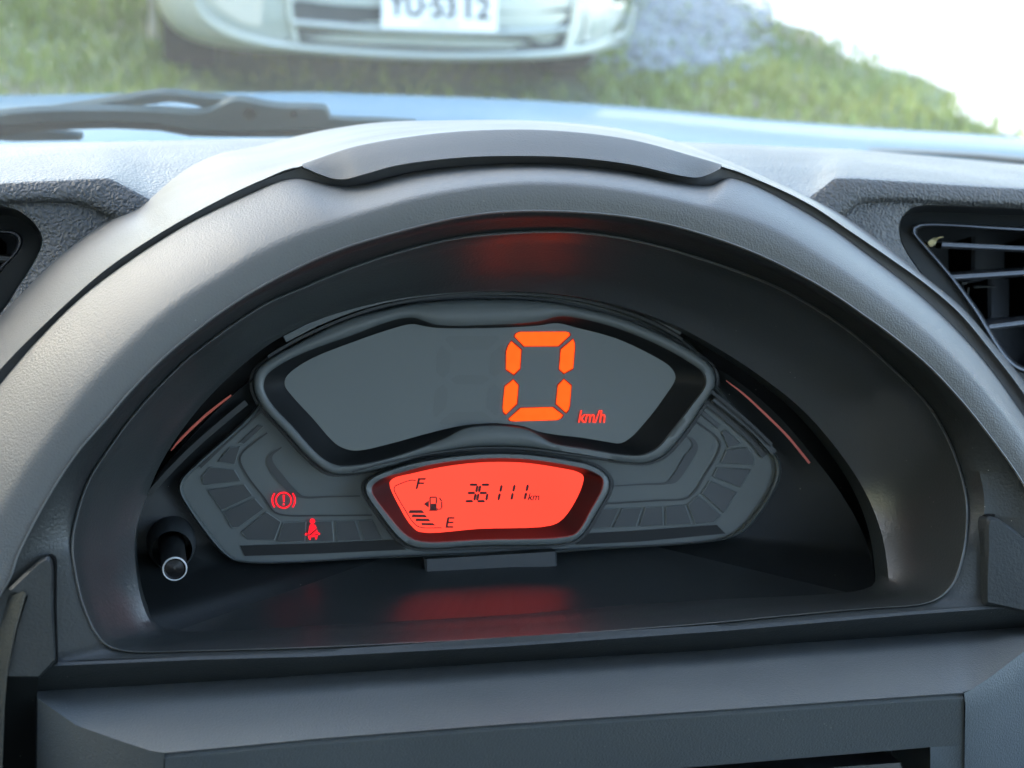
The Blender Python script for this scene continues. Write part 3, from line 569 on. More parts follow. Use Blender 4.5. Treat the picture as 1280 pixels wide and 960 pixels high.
mesh('odometer_reading', *join(od), mt['ink'], lcd, 0)
text_quad('odometer_unit', 'km', [(470+878/so, 560+258/so), (470+938/so, 560+258/so), (470+932/so, 560+298/so), (470+866/so, 560+298/so)], lambda x, y: F(x, y, wl), mt['ink'], lcd, .02)
text_quad('full_mark', 'F', [(470+240/so, 560+172/so), (470+286/so, 560+172/so), (470+262/so, 560+234/so), (470+226/so, 560+234/so)], lambda x, y: F(x, y, wl), mt['ink'], lcd, .01)
text_quad('empty_mark', 'E', [(470+408/so, 560+395/so), (470+450/so, 560+395/so), (470+440/so, 560+456/so), (470+396/so, 560+456/so)], lambda x, y: F(x, y, wl), mt['ink'], lcd, .01)
for q in ([(186, 372), (192, 355), (264, 355), (276, 372)], [(204, 395), (208, 379), (280, 381), (292, 396)], [(226, 418), (228, 403), (300, 404), (312, 419)], [(262, 441), (258, 428), (324, 429), (342, 443)]):
    mesh('fuel_bar', *flat(ZO(q), wl), mt['ink_soft'], lcd, 0)
fp = [flat(ZO([(272, 320), (302, 300), (302, 342)]), wl), flat(ZO([(308, 318), (346, 318), (346, 358), (308, 358)]), wl), flat(ZO([(303, 352), (352, 352), (352, 359), (303, 359)]), wl)]
for a, b, wd in (((309, 280), (309, 320), 8), ((345, 280), (345, 320), 8), ((307, 281), (347, 281), 8), ((346, 346), (360, 352), 7), ((360, 352), (376, 345), 7), ((376, 345), (376, 305), 8), ((376, 305), (362, 284), 8)):
    fp.append(seg_line(a, b, wd))
mesh('fuel_pump_symbol', *join(fp), mt['ink_soft'], lcd, 0)
ga = cr([np.array(p, float) for p in ZO([(228, 186), (200, 184), (130, 208), (108, 220), (104, 240), (120, 275), (170, 360), (215, 428), (250, 452), (376, 456)])], 6)
gt_ = np.gradient(ga, axis=0); gt_ /= np.linalg.norm(gt_, axis=1, keepdims=True); gn = np.stack([-gt_[:, 1], gt_[:, 0]], 1)*.55
mesh('fuel_scale', *loft_data([FA(ga+gn, wl), FA(ga-gn, wl)]), mt['ink_soft'], lcd, 0)
# reset knob
kn = thing('reset_knob', None, None, (0, 0, 0)); kn.parent = ic; kb = F(214, 678, -.004); kn.location = Vector(kb)-ic.location
tip = F(218.5, 711.5, .034); ax = (tip-kb)/np.linalg.norm(tip-kb); Lk = np.linalg.norm(tip-kb)
mesh('boss', *tube([kb-ax*.006, kb+ax*.004, kb+ax*.010, kb+ax*.0115, kb+ax*.0115], [.0092, .0088, .0080, .0072, .005], 32), mt['cell'], kn, 50)
mesh('stem', *tube([kb, kb+ax*(Lk-.0016), tip-ax*.0013], [.0048, .0044, .0042], 32), mt['bevel'], kn, 50)
rim = [];
a_ = np.cross(ax, [0, 0, 1.0]); a_ /= np.linalg.norm(a_); b_ = np.cross(ax, a_)
tq = np.linspace(0, 2*math.pi, 40, endpoint=False)
def circ(r, h): return np.array([tip+ax*h+r*(a_*math.cos(q)+b_*math.sin(q)) for q in tq])
loft('knob_rim', [circ(.0043, -.0006), circ(.00415, .0001), circ(.0040, .0002), circ(.0038, -.0001)], mt['chrome'], kn, closed=True, smooth=60)
mt['knob'] = plastic('knob_black', (.004, .004, .0045), .25, 1500, 0, .3)
V, Fc = loft_data([circ(.0038, -.0001), circ(.0032, -.0008), circ(.0014, -.0004), circ(.0002, -.0002)], True); Fc.append(tuple(range(120, 160)))
mesh('knob_face', V, Fc, mt['knob'], kn, 60)

# ================================================================== OWN CAR (glass, wiper, bonnet, roof)
car = thing('car', 'car bonnet tinted blue for reflected sky, and wiper seen through its dusty windscreen', 'car', (0, 0.6, 0.0))
mp = M('sky_tinted_paint'); mp.t.nodes.remove(mp.b)
df = mp.n('ShaderNodeBsdfDiffuse'); gl_ = mp.n('ShaderNodeBsdfGlossy'); gl_.inputs['Roughness'].default_value = .12; gl_.inputs[0].default_value = (.85, .93, 1, 1)
nz = mp.n('ShaderNodeTexNoise', Scale=2.2, Detail=3.0); mp.l(mp.coord(), nz.inputs['Vector']); rp = mp.n('ShaderNodeValToRGB'); mp.l(nz.outputs[0], rp.inputs[0])
rp.color_ramp.elements[0].position = .35; rp.color_ramp.elements[0].color = (.055, .108, .155, 1); rp.color_ramp.elements[1].position = .7; rp.color_ramp.elements[1].color = (.080, .130, .172, 1); mp.l(rp.outputs[0], df.inputs[0])  # blue base colour stands in for the sky reflected in the bonnet
ms_ = mp.n('ShaderNodeMixShader'); lw_ = mp.n('ShaderNodeLayerWeight'); pw_ = mp.n('ShaderNodeMath', operation='POWER'); mp.l(lw_.outputs['Facing'], pw_.inputs[0]); pw_.inputs[1].default_value = 9.0
ma_ = mp.n('ShaderNodeMath', operation='MULTIPLY_ADD'); mp.l(pw_.outputs[0], ma_.inputs[0]); ma_.inputs[1].default_value = .17; ma_.inputs[2].default_value = .03; mp.l(ma_.outputs[0], ms_.inputs[0]); mp.l(df.outputs[0], ms_.inputs[1]); mp.l(gl_.outputs[0], ms_.inputs[2]); mp.l(ms_.outputs[0], mp.o.inputs[0])
bxs = np.linspace(-820, 2100, 80)
bs = line([(-820, 150), (-300, 128), (0, 119), (200, 116), (400, 115.5), (640, 124), (800, 134), (950, 149), (1100, 160), (1280, 172), (1500, 200), (2100, 300)], bxs)
rows = []
for Y in np.concatenate([np.linspace(.50, 1.25, 22), [1.32, 1.38, 1.42]]):
    rw = []
    for p in bs:
        d = ray(*p); t = (Y-CAM[1])/d[1]; q = CAM+d*t
        ridge = .010*math.exp(-((q[0]-.16*Y-.05)/.05)**2)*0
        yt = .98; a = .20 if Y < yt else .55
        rw.append([q[0], Y, q[2]-a*(Y-yt)**2-max(0, Y-1.30)*1.2])
    rows.append(np.array(rw))
loft('bonnet', rows, mp.m, car, smooth=50)
rub = plastic('rubber_black', (.022, .026, .027), .55, 700, .2, .4)
# windscreen: slightly bowed sheet, 5 mm thick, dusty
mg = M('windscreen_glass'); mg.t.nodes.remove(mg.b)
tr = mg.n('ShaderNodeBsdfTransparent'); tr.inputs[0].default_value = (.93, .96, .955, 1)
gs = mg.n('ShaderNodeBsdfGlossy'); gs.inputs['Roughness'].default_value = .01; gs.inputs[0].default_value = (.9, .95, 1, 1)
lw = mg.n('ShaderNodeLayerWeight'); pw = mg.n('ShaderNodeMath', operation='POWER'); mg.l(lw.outputs['Facing'], pw.inputs[0]); pw.inputs[1].default_value = 5.0
fr = mg.n('ShaderNodeMath', operation='MULTIPLY_ADD'); mg.l(pw.outputs[0], fr.inputs[0]); fr.inputs[1].default_value = .55; fr.inputs[2].default_value = .02
m1 = mg.n('ShaderNodeMixShader'); mg.l(fr.outputs[0], m1.inputs[0]); mg.l(tr.outputs[0], m1.inputs[1]); mg.l(gs.outputs[0], m1.inputs[2])
tl_ = mg.n('ShaderNodeBsdfTranslucent'); tl_.inputs[0].default_value = (.66, .66, .58, 1)
nz = mg.n('ShaderNodeTexNoise', Scale=6.0, Detail=6.0); mg.l(mg.coord(), nz.inputs['Vector'])
mr = mg.n('ShaderNodeMapRange'); mg.l(nz.outputs[0], mr.inputs[0]); mr.inputs[3].default_value = .006; mr.inputs[4].default_value = .030
vo = mg.n('ShaderNodeTexVoronoi', Scale=170.0); mg.l(mg.coord(), vo.inputs['Vector'])
lt2 = mg.n('ShaderNodeMath', operation='LESS_THAN'); mg.l(vo.outputs['Distance'], lt2.inputs[0]); lt2.inputs[1].default_value = .07
ad = mg.n('ShaderNodeMath', operation='MULTIPLY_ADD'); mg.l(lt2.outputs[0], ad.inputs[0]); ad.inputs[1].default_value = .22; mg.l(mr.outputs[0], ad.inputs[2])
m2 = mg.n('ShaderNodeMixShader'); mg.l(ad.outputs[0], m2.inputs[0]); mg.l(m1.outputs[0], m2.inputs[1]); mg.l(tl_.outputs[0], m2.inputs[2]); mg.l(m2.outputs[0], mg.o.inputs[0])
WB, WT = np.array([0, .46, .885]), np.array([0, -.26, 1.50])
wdir = WT-WB; wn = np.array([0, -wdir[2], wdir[1]]); wn /= np.linalg.norm(wn); wn = wn*np.sign(wn[2])   # outward, up and forward
def WS(u, v, off=0):                                 # u across in metres, v 0..1 up
    return WB+wdir*v+np.array([u, 0, 0])-np.array([0, .10*(u/.7)**2, 0])+wn*off
us = np.linspace(-.70, .70, 25); vv = np.linspace(0, 1, 13)
A = [np.array([WS(u*(1-.12*v), v, .0025) for u in us]) for v in vv]
B = [np.array([WS(u*(1-.12*v), v, -.0025) for u in us]) for v in vv]
V1, F1 = loft_data(A); V2, F2 = loft_data(B)
mesh('windscreen', *join([(V1, F1), (V2, F2)]), mg.m, car, 60)
def WP(px, py, off=.03): return hit(px, py, WB+wn*off, wn)
# wiper: arm, blade, pivot cover, spoiler
wp = thing('windscreen_wiper', None, None, (0, 0, 0)); wp.parent = car; wp.location = Vector(WP(300, 143))-car.location
def WA(pts, off): return np.array([WP(p[0], p[1], off) for p in pts])
mw = plastic('wiper_black', (.075, .100, .104), .6, 500, .25, .15, .0)
body = cr([(258, 141), (290, 127), (305, 126.5), (345, 134), (402, 136), (410, 139), (414, 150), (420, 158), (414, 166), (380, 171), (300, 172), (238, 171), (200, 164), (140, 161), (60, 163), (0, 171), (-30, 172), (-30, 152), (0, 144), (60, 139), (140, 138), (200, 139.5)], 4, True)
prism('wiper_blade', WA(body, .034), .004, -wn, mw, wp, 40, .0015)
arm = cr([(60, 140), (110, 132), (150, 125), (190, 119), (215, 117.5), (245, 121), (300, 131), (300, 142), (262, 136), (240, 130), (215, 127), (185, 130), (150, 137), (110, 143)], 4, True)
prism('wiper_arm', WA(arm, .040), .004, -wn, mw, wp, 40, .0015)
prism('rubber_strip', WA([(-30, 160), (0, 157), (60, 153), (140, 152), (200, 155), (238, 163), (300, 166), (410, 161), (414, 165), (380, 170.5), (300, 171.5), (238, 170.5), (200, 163.5), (140, 160.5), (60, 162.5), (0, 170.5), (-30, 171)], .0334), .0005, -wn, mt['black'], wp, 40)
prism('wiper_foot', WA([(0, 160), (30, 158), (75, 166), (104, 170), (104, 176), (15, 178), (-30, 174)], .036), .003, -wn, mw, wp, 40, .002)
prism('wiper_link', WA([(405, 148), (430, 150), (475, 151), (520, 154), (520, 160), (415, 162)], .034), .003, -wn, mw, wp, 30, .001)
for (x, y, r_) in ((312, 143, 9), (367, 144, 5.5)):
    t = np.linspace(0, 2*math.pi, 24, endpoint=False)
    a = WA(np.stack([x+r_*np.cos(t), y+r_*np.sin(t)*.95], 1), .0333); b = WA(np.stack([x+r_*.6*np.cos(t), y+r_*.6*np.sin(t)], 1), .0322)
    V, Fc = loft_data([a, b], True); Fc.append(tuple(range(24, 48))); mesh('pivot_cap', V, Fc, mt['black'], wp, 30)
# second wiper edge and cowl at right
prism('cowl_edge', np.array([hit(x, y, np.array([0, .43, 0]), np.array([0, 1.0, 0])) for x, y in [(1090, 189), (1160, 191), (1230, 195), (1330, 204), (1330, 212), (1230, 201), (1160, 194.5)]]), .012, np.array([0, -1.0, 0]), rub, car, 30)
# roof, pillars, doors, floor (what shades the cabin)
mh = plastic('headliner', (.55, .54, .52), .9, 300, .2, .2)
rf = [np.array([[x, -.27-.0*abs(x), 1.505-.03*(x/.65)**2] for x in np.linspace(-.63, .63, 9)]), np.array([[x, -.9, 1.55-.03*(x/.65)**2] for x in np.linspace(-.63, .63, 9)]), np.array([[x, -2.1, 1.50-.03*(x/.65)**2] for x in np.linspace(-.63, .63, 9)])]
loft('roof', [r+np.array([0, 0, .05]) for r in rf], mp.m, car, smooth=60)
loft('headliner', rf, mh, car, smooth=60)
for s in (-1, 1):
    V, Fc = tube([np.array([s*.73, .40, .86]), np.array([s*.70, .05, 1.18]), np.array([s*.64, -.28, 1.50])], .035, 10); mesh('pillar', V, Fc, mh, car, 50)
    box('door', (s*.74, -.75, .60), (.06, 2.4, .66), mp.m, car)
box('floor', (0, -.8, .26), (1.4, 2.6, .03), mt['black'], car)
ms = plastic('seat_fabric', (.04, .04, .045), .9, 500, .5, .2)
for s in (-1, 1):
    V, Fc = join([box_data((s*.36, -.95, .55), (.48, .5, .16)), box_data((s*.36, -1.22, .88), (.46, .14, .62))]); mesh('seat', V, Fc, ms, car, 0)

# ================================================================== GROUND
def mat_ground():
    m = M('lawn_soil'); b = m.b; b.inputs['Roughness'].default_value = .95
    n1 = m.n('ShaderNodeTexNoise', Scale=.9, Detail=6.0); n2 = m.n('ShaderNodeTexNoise', Scale=22.0, Detail=6.0); co = m.coord()
    m.l(co, n1.inputs['Vector']); m.l(co, n2.inputs['Vector'])
    r1 = m.n('ShaderNodeValToRGB'); m.l(n2.outputs[0], r1.inputs[0]); r1.color_ramp.elements[0].position = .3; r1.color_ramp.elements[0].color = (.035, .05, .018, 1); r1.color_ramp.elements[1].position = .7; r1.color_ramp.elements[1].color = (.10, .14, .05, 1)
    r2 = m.n('ShaderNodeValToRGB'); m.l(n1.outputs[0], r2.inputs[0]); r2.color_ramp.elements[0].position = .48; r2.color_ramp.elements[1].position = .62
    mx = m.n('ShaderNodeMix', data_type='RGBA'); m.l(r2.outputs[0], mx.inputs[0]); m.l(r1.outputs[0], mx.inputs[6]); mx.inputs[7].default_value = (.12, .10, .07, 1)
    m.l(mx.outputs[2], b.inputs['Base Color'])
    bp = m.n('ShaderNodeBump', Strength=.6, Distance=.03); m.l(n2.outputs[0], bp.inputs['Height']); m.l(bp.outputs[0], b.inputs['Normal'])
    return m.m
gx = np.unique(np.concatenate([[-900, -300, -100, -40, -20], np.linspace(-10, 10, 41), [20, 40, 100, 300, 900]])); gy = np.unique(np.concatenate([[-900, -300, -100, -30, -10], np.linspace(-4, 16, 61), [25, 50, 120, 300, 900]]))
g = loft('ground', [np.array([[x, y, float(gz(x, y))] for x in gx]) for y in gy], mat_ground(), None, smooth=60); g['kind'] = 'structure'
# sunlit ground at the right, its white glare put into a pale colour: its edge follows the photograph's grass border
edge = [G(900, -2), G(980, 33), G(1060, 66), G(1130, 95), G(1190, 125), G(1235, 158)]
EX = np.array([[p[1], p[0]] for p in edge]); EX = EX[np.argsort(EX[:, 0])]
def ex(y):
    y = np.asarray(y, float); m_ = np.interp(y, EX[:, 0], EX[:, 1])
    sl0 = (EX[-1, 1]-EX[0, 1])/(EX[-1, 0]-EX[0, 0])
    return np.where(y > EX[-1, 0], EX[-1, 1]+(y-EX[-1, 0])*sl0, np.where(y < EX[0, 0], EX[0, 1]+(y-EX[0, 0])*sl0, m_))
md = M('sunlit_pale'); md.b.inputs['Roughness'].default_value = .9
nz = md.n('ShaderNodeTexNoise', Scale=9.0, Detail=8.0); md.l(md.coord(), nz.inputs['Vector']); rp = md.n('ShaderNodeValToRGB'); md.l(nz.outputs[0], rp.inputs[0])
rp.color_ramp.elements[0].color = (.44, .41, .35, 1); rp.color_ramp.elements[1].color = (.60, .57, .50, 1); md.l(rp.outputs[0], md.b.inputs['Base Color'])
bp = md.n('ShaderNodeBump', Strength=.4, Distance=.01); md.l(nz.outputs[0], bp.inputs['Height']); md.l(bp.outputs[0], md.b.inputs['Normal'])
ys = np.concatenate([np.linspace(-10, 12, 89), [16, 25, 40]])
dr = loft('sunlit_ground', [np.array([[float(ex(y))+.05*math.sin(y*7.1)+.04*math.sin(y*17.3)+t, y, float(gz(0, y))+.006] for y in ys]) for t in (0, .5, 1.5, 4, 12)], md.m, None, smooth=60); dr['kind'] = 'structure'
# gravel patch
gc = [G(785, 75), G(800, -4), G(905, -4), G(945, 70), G(880, 92), G(800, 95)]
gcx = np.mean([p[0] for p in gc]); gcy = np.mean([p[1] for p in gc])
gr = np.array([p[:2] for p in gc])
def inpoly(x, y, P):
    c = np.zeros(len(x), bool); j = len(P)-1
    for i in range(len(P)):
        k = ((P[i][1] > y) != (P[j][1] > y)) & (x < (P[j][0]-P[i][0])*(y-P[i][1])/(P[j][1]-P[i][1]+1e-12)+P[i][0]); c ^= k; j = i
    return c
def scatter(n, x0, x1, y0, y1): return rng.uniform(x0, x1, n), rng.uniform(y0, y1, n)
mgv = M('grey_stone'); mgv.b.inputs['Roughness'].default_value = .85
nz = mgv.n('ShaderNodeTexNoise', Scale=14.0, Detail=3.0); mgv.l(mgv.coord(), nz.inputs['Vector']); rp = mgv.n('ShaderNodeValToRGB'); mgv.l(nz.outputs[0], rp.inputs[0])
rp.color_ramp.elements[0].position = .3; rp.color_ramp.elements[0].color = (.075, .088, .092, 1); rp.color_ramp.elements[1].position = .7; rp.color_ramp.elements[1].color = (.20, .225, .235, 1); mgv.l(rp.outputs[0], mgv.b.inputs['Base Color'])
X, Y = scatter(9000, gr[:, 0].min()-.3, gr[:, 0].max()+.3, gr[:, 1].min()-.3, gr[:, 1].max()+.3)
k = inpoly(X+rng.normal(0, .12, len(X)), Y+rng.normal(0, .12, len(X)), gr); X, Y = X[k][:3000], Y[k][:3000]
ico_v = np.array([(0, 0, 1), (.9, 0, .3), (.28, .85, .3), (-.72, .52, .3), (-.72, -.52, .3), (.28, -.85, .3), (.3, .2, -.6), (-.4, -.1, -.6)]); ico_f = [(0, 1, 2), (0, 2, 3), (0, 3, 4), (0, 4, 5), (0, 5, 1), (1, 6, 2), (2, 6, 3), (3, 6, 7), (3, 7, 4), (4, 7, 5), (5, 7, 6), (5, 6, 1)]
V = []; Fc = []
for i, (x, y) in enumerate(zip(X, Y)):
    s = rng.uniform(.012, .035); a = rng.uniform(0, 6.28); c_, s_ = math.cos(a), math.sin(a)
    q = ico_v*np.array([s, s*rng.uniform(.6, 1), s*.6])*rng.uniform(.8, 1.2, (8, 1)); q = np.stack([q[:, 0]*c_-q[:, 1]*s_+x, q[:, 0]*s_+q[:, 1]*c_+y, q[:, 2]+float(gz(x, y))+.008], 1)
    V.append(q); Fc += [tuple(j+8*i for j in f) for f in ico_f]
gv = mesh('gravel', np.concatenate(V), Fc, mgv.m, None, 0); setp(gv, 'blue grey gravel patch beside the parked car', 'gravel', None, 'stuff')

# ================================================================== PARKED CAR
pp = depth(550, 10, 4.5); PX, PYY = pp[0], pp[1]
el, er = depth(196, 20, 4.75), depth(793, 10, 4.75)
xc = (el[0]+er[0])/2; hw = (er[0]-el[0])/2; gh = float(gz(xc, PYY+.4))
pk = thing('parked_car', 'pale green saloon car parked nose on in the grass ahead', 'car', (xc, PYY+.1, gh))
ph = np.linspace(-math.pi/2, math.pi/2, 61); n_ = 2.9
plx = xc+hw*np.sign(np.sin(ph))*np.abs(np.sin(ph))**(2/n_); ply = PYY+.03+.50*(1-np.abs(np.cos(ph))**(2/n_))
def bsurf(x): return np.interp(x, plx, ply)
def BP(px, py, off=0):
    Y = PYY+.05
    for _ in range(12):
        d = ray(px, py); p = CAM+d*((Y-CAM[1])/d[1]); Y = .4*Y+.6*float(bsurf(p[0]))
    d = ray(px, py); Y = Y-off; return CAM+d*((Y-CAM[1])/d[1])
def BA(pts, off=0): return np.array([BP(p[0], p[1], off) for p in pts])
mb = M('pale_green_paint'); mb.b.inputs['Base Color'].default_value = (.36, .44, .38, 1); mb.b.inputs['Roughness'].default_value = .35; mb.b.inputs['Metallic'].default_value = .15; mb.b.inputs['Coat Weight'].default_value = .2; mb.b.inputs['Coat Roughness'].default_value = .08
nz = mb.n('ShaderNodeTexNoise', Scale=4.0, Detail=6.0); mb.l(mb.coord(), nz.inputs['Vector']); rp = mb.n('ShaderNodeValToRGB'); mb.l(nz.outputs[0], rp.inputs[0]); rp.color_ramp.elements[0].color = (.29, .325, .30, 1); rp.color_ramp.elements[1].color = (.37, .405, .375, 1); mb.l(rp.outputs[0], mb.b.inputs['Base Color'])
lowe = BA([(199, 25), (212, 40), (230, 51), (262, 60), (300, 66), (362, 70), (460, 75), (600, 77), (685, 74), (741, 68), (769, 59), (784, 45), (793, 20)])
zl_ = np.interp(plx, lowe[:, 0], lowe[:, 2])
rows = []
for f in (0, .12, .3, .5, .75, 1):
    z = zl_*(1-f)+(gh+.60)*f; tuck = [.06, .0, .0, .0, .01, .03][[0, .12, .3, .5, .75, 1].index(f)]
    rows.append(np.stack([xc+(plx-xc)*(1-tuck*.3), ply+tuck, z], 1))
tail = []
mesh('bumper', *loft_data([np.stack([rows[0][:, 0], rows[0][:, 1]+.10, rows[0][:, 2]-.02], 1)]+rows), mb.m, pk, 50)
# upper body, bonnet, cabin (above the frame)
L4 = 3.9
def sect(y, z0, z1, w0, w1, n=9):
    return np.array([[xc-w0, y, z0], [xc-w0, y, z0*.5+z1*.5], [xc-w1, y, z1], [xc-w1*.5, y, z1+.02], [xc, y, z1+.025], [xc+w1*.5, y, z1+.02], [xc+w1, y, z1], [xc+w0, y, z0*.5+z1*.5], [xc+w0, y, z0]])
bd = [sect(PYY+.40, gh+.40, gh+.60, hw*.995, hw*.93), sect(PYY+.30+.12, gh+.40, gh+.70, hw, hw*.92), sect(PYY+.8, gh+.30, gh+.82, hw, hw*.92), sect(PYY+1.25, gh+.25, gh+.92, hw, hw*.90), sect(PYY+3.2, gh+.25, gh+.95, hw, hw*.92), sect(PYY+3.9, gh+.30, gh+.9, hw*.96, hw*.88)]
loft('body', bd, mb.m, pk, smooth=50)
top = np.concatenate([[np.array([x, PYY+.06+.50*(1-(1-min(1, abs((x-xc)/hw))**n_)**(1/n_))+.03, gh+.60]) for x in np.linspace(xc-hw*.93, xc+hw*.93, 9)]])
loft('bonnet', [top, np.array([[x, PYY+.62, gh+.79+.02*(1-((x-xc)/hw)**2)] for x in np.linspace(xc-hw*.92, xc+hw*.92, 9)]), np.array([[x, PYY+1.25, gh+.94+.02*(1-((x-xc)/hw)**2)] for x in np.linspace(xc-hw*.9, xc+hw*.9, 9)])], mb.m, pk, smooth=60)
mdk = M('dark_car_glass'); mdk.b.inputs['Base Color'].default_value = (.02, .025, .03, 1); mdk.b.inputs['Roughness'].default_value = .05
loft('cabin', [np.array([[xc-hw*.86, y0, gh+.93], [xc-hw*.70, y1, gh+1.36], [xc+hw*.70, y1, gh+1.36], [xc+hw*.86, y0, gh+.93]]) for y0, y1 in ((PYY+1.2, PYY+1.85), (PYY+3.4, PYY+2.9))], mdk.m, pk, smooth=0)
loft('windscreen', [np.array([[xc-hw*.86, PYY+1.2, gh+.93], [xc+hw*.86, PYY+1.2, gh+.93]]), np.array([[xc-hw*.70, PYY+1.845, gh+1.36], [xc+hw*.70, PYY+1.845, gh+1.36]])], mdk.m, pk, smooth=0)
loft('roof', [np.array([[xc-hw*.71, y, gh+1.362], [xc, y, gh+1.40], [xc+hw*.71, y, gh+1.362]]) for y in (PYY+1.84, PYY+2.92)], mb.m, pk, smooth=60)
mgr = plastic('grille_dark', (.022, .030, .033), .6, 200, .1, .4)
mlt = M('lamp_lens'); mlt.b.inputs['Base Color'].default_value = (.42, .42, .38, 1); mlt.b.inputs['Roughness'].default_value = .2; mlt.b.inputs['Coat Weight'].default_value = .5
for s in (-1, 1):
    c = np.array([[xc+s*hw*.60, PYY+.10, gh+.62], [xc+s*hw*.90, PYY+.28, gh+.64], [xc+s*hw*.93, PYY+.36, gh+.72], [xc+s*hw*.62, PYY+.28, gh+.73]]); prism('headlight', c, .02, np.array([0, -.9, .45]), mlt.m, pk, 30)
# opening with slats, lip and lamps
for nm, pts in (('grille', [(364, 3), (420, 6), (478, 9), (622, 15), (670, 15), (716, 12), (712, 32), (622, 37), (475, 33), (420, 28), (367, 24)]), ('grille', [(366, 33), (420, 38), (478, 42), (620, 46), (707, 42), (703, 60), (615, 64), (475, 60), (420, 55), (370, 50)])):
    V0 = BA(cr(pts, 4, True), .004); V, Fc = loft_data([V0+np.array([0, .02, 0]), V0], True); m_ = len(V0); Fc.append(tuple(range(m_, 2*m_))); mesh(nm, V, Fc, mgr, pk, 30)
def ribbon(name, a, b, off, th_, mat):
    a, b = cr(a, 6), cr(b, 6); m_ = (a+b)/2
    loft(name, [BA(a, off), BA(a*.75+m_*.25, off+th_), BA(m_, off+th_*1.3), BA(b*.75+m_*.25, off+th_), BA(b, off)], mat, pk, smooth=60)
ribbon('grille_bar', [(364, 24), (420, 28), (478, 33), (560, 36), (622, 37), (670, 36), (712, 32)], [(366, 33), (420, 38), (478, 42), (560, 45), (622, 46), (670, 45), (709, 41)], .006, .02, mb.m)
ribbon('bumper_lip', [(247, 0), (258, 15), (276, 29), (305, 41), (355, 52), (460, 61), (540, 65), (615, 65), (705, 60), (745, 52), (778, 37), (790, 5)], [(236, 0), (244, 22), (268, 42), (302, 55), (357, 64), (460, 73), (540, 76), (615, 76), (700, 72), (750, 64), (784, 46), (795, 6)], .002, .022, mb.m)
ribbon('bumper_post', [(355, -20), (358, 20), (366, 52)], [(364, -20), (367, 20), (374, 52)], .003, .012, mb.m)
ribbon('bumper_post', [(715, 0), (711, 30), (703, 62)], [(729, 0), (727, 30), (720, 60)], .003, .014, mb.m)
for pts in ([(262, -8), (270, 6), (282, 17), (300, 27), (326, 33), (329, 10), (330, -10)], [(733, 15), (760, 11), (782, 5), (777, 22), (766, 37), (750, 47), (729, 52)]):
    V0 = BA(pts, .006); V, Fc = loft_data([V0+np.array([0, .03, 0]), V0], True); m_ = len(pts); Fc.append(tuple(range(m_, 2*m_))); mesh('fog_lamp', V, Fc, mlt.m, pk, 30)
mpl = M('plate_white'); mpl.b.inputs['Base Color'].default_value = (.78, .79, .80, 1); mpl.b.inputs['Roughness'].default_value = .4
npl = prism('number_plate', BA([(478, -15), (622, -10), (621, 40), (477, 35)], .035), .004, np.array([0, -1.0, 0]), mpl.m, pk, 30)
mtx = M('plate_ink'); mtx.b.inputs['Base Color'].default_value = (.03, .03, .035, 1)
text_quad('plate_lettering', 'YU·53', [(485, -9), (570, -5.7), (570, 23.3), (485, 20)], lambda x, y: BP(x, y, .0395), mtx.m, npl, .02)
text_quad('plate_lettering', '12', [(583, -5.2), (614, -4), (613, 25), (583, 23.8)], lambda x, y: BP(x, y, .0395), mtx.m, npl, .02)
mtx2 = M('plate_ink_small'); mtx2.b.inputs['Base Color'].default_value = (.25, .25, .27, 1)
text_quad('plate_country', 'CHILE', [(526, 26), (574, 27.5), (574, 33.5), (526, 32)], lambda x, y: BP(x, y, .0395), mtx2.m, npl)
mty = plastic('tyre_rubber', (.018, .018, .019), .8, 200, .4, .3)
for (s, y) in ((-1, .78), (1, .78), (-1, 3.15), (1, 3.15)):
    c0 = np.array([xc+s*(hw-.10), PYY+y, gh+.28]); ang = np.linspace(0, 2*math.pi, 36, endpoint=False)
    def wr(dx, r_): return np.array([c0+np.array([dx, r_*math.cos(a), r_*math.sin(a)]) for a in ang])
    wh = thing('wheel', None, None, (0, 0, 0)); wh.parent = pk; wh.location = Vector(c0)-pk.location
    loft('tyre', [wr(-.085, .18), wr(-.09, .26), wr(-.07, .285), wr(.07, .285), wr(.09, .26), wr(.085, .18)], mty, wh, closed=True, smooth=40)
    V, Fc = loft_data([wr(s*.07, .18), wr(s*.05, .12), wr(s*.065, .03)], True); Fc.append(tuple(range(72, 108))); mesh('rim', V, Fc, mt['chrome'], wh, 40)
box('underbody', (xc, PYY+2.1, gh+.24), (hw*1.8, 3.3, .12), mt['black'], pk)
# pale stake in the grass
sa = G(188, 72); mstk = plastic('bleached_wood', (.42, .39, .31), .8, 120, .4, .2)
kz = mesh('wooden_stake', *tube([sa+np.array([0, .25, -.05]), sa+np.array([.005, .25, .45]), sa+np.array([0, .25, .85])], [.03, .028, .026], 8), mstk, None, 40)
setp(kz, 'pale wooden stake standing in the grass left of the parked car', 'stake')

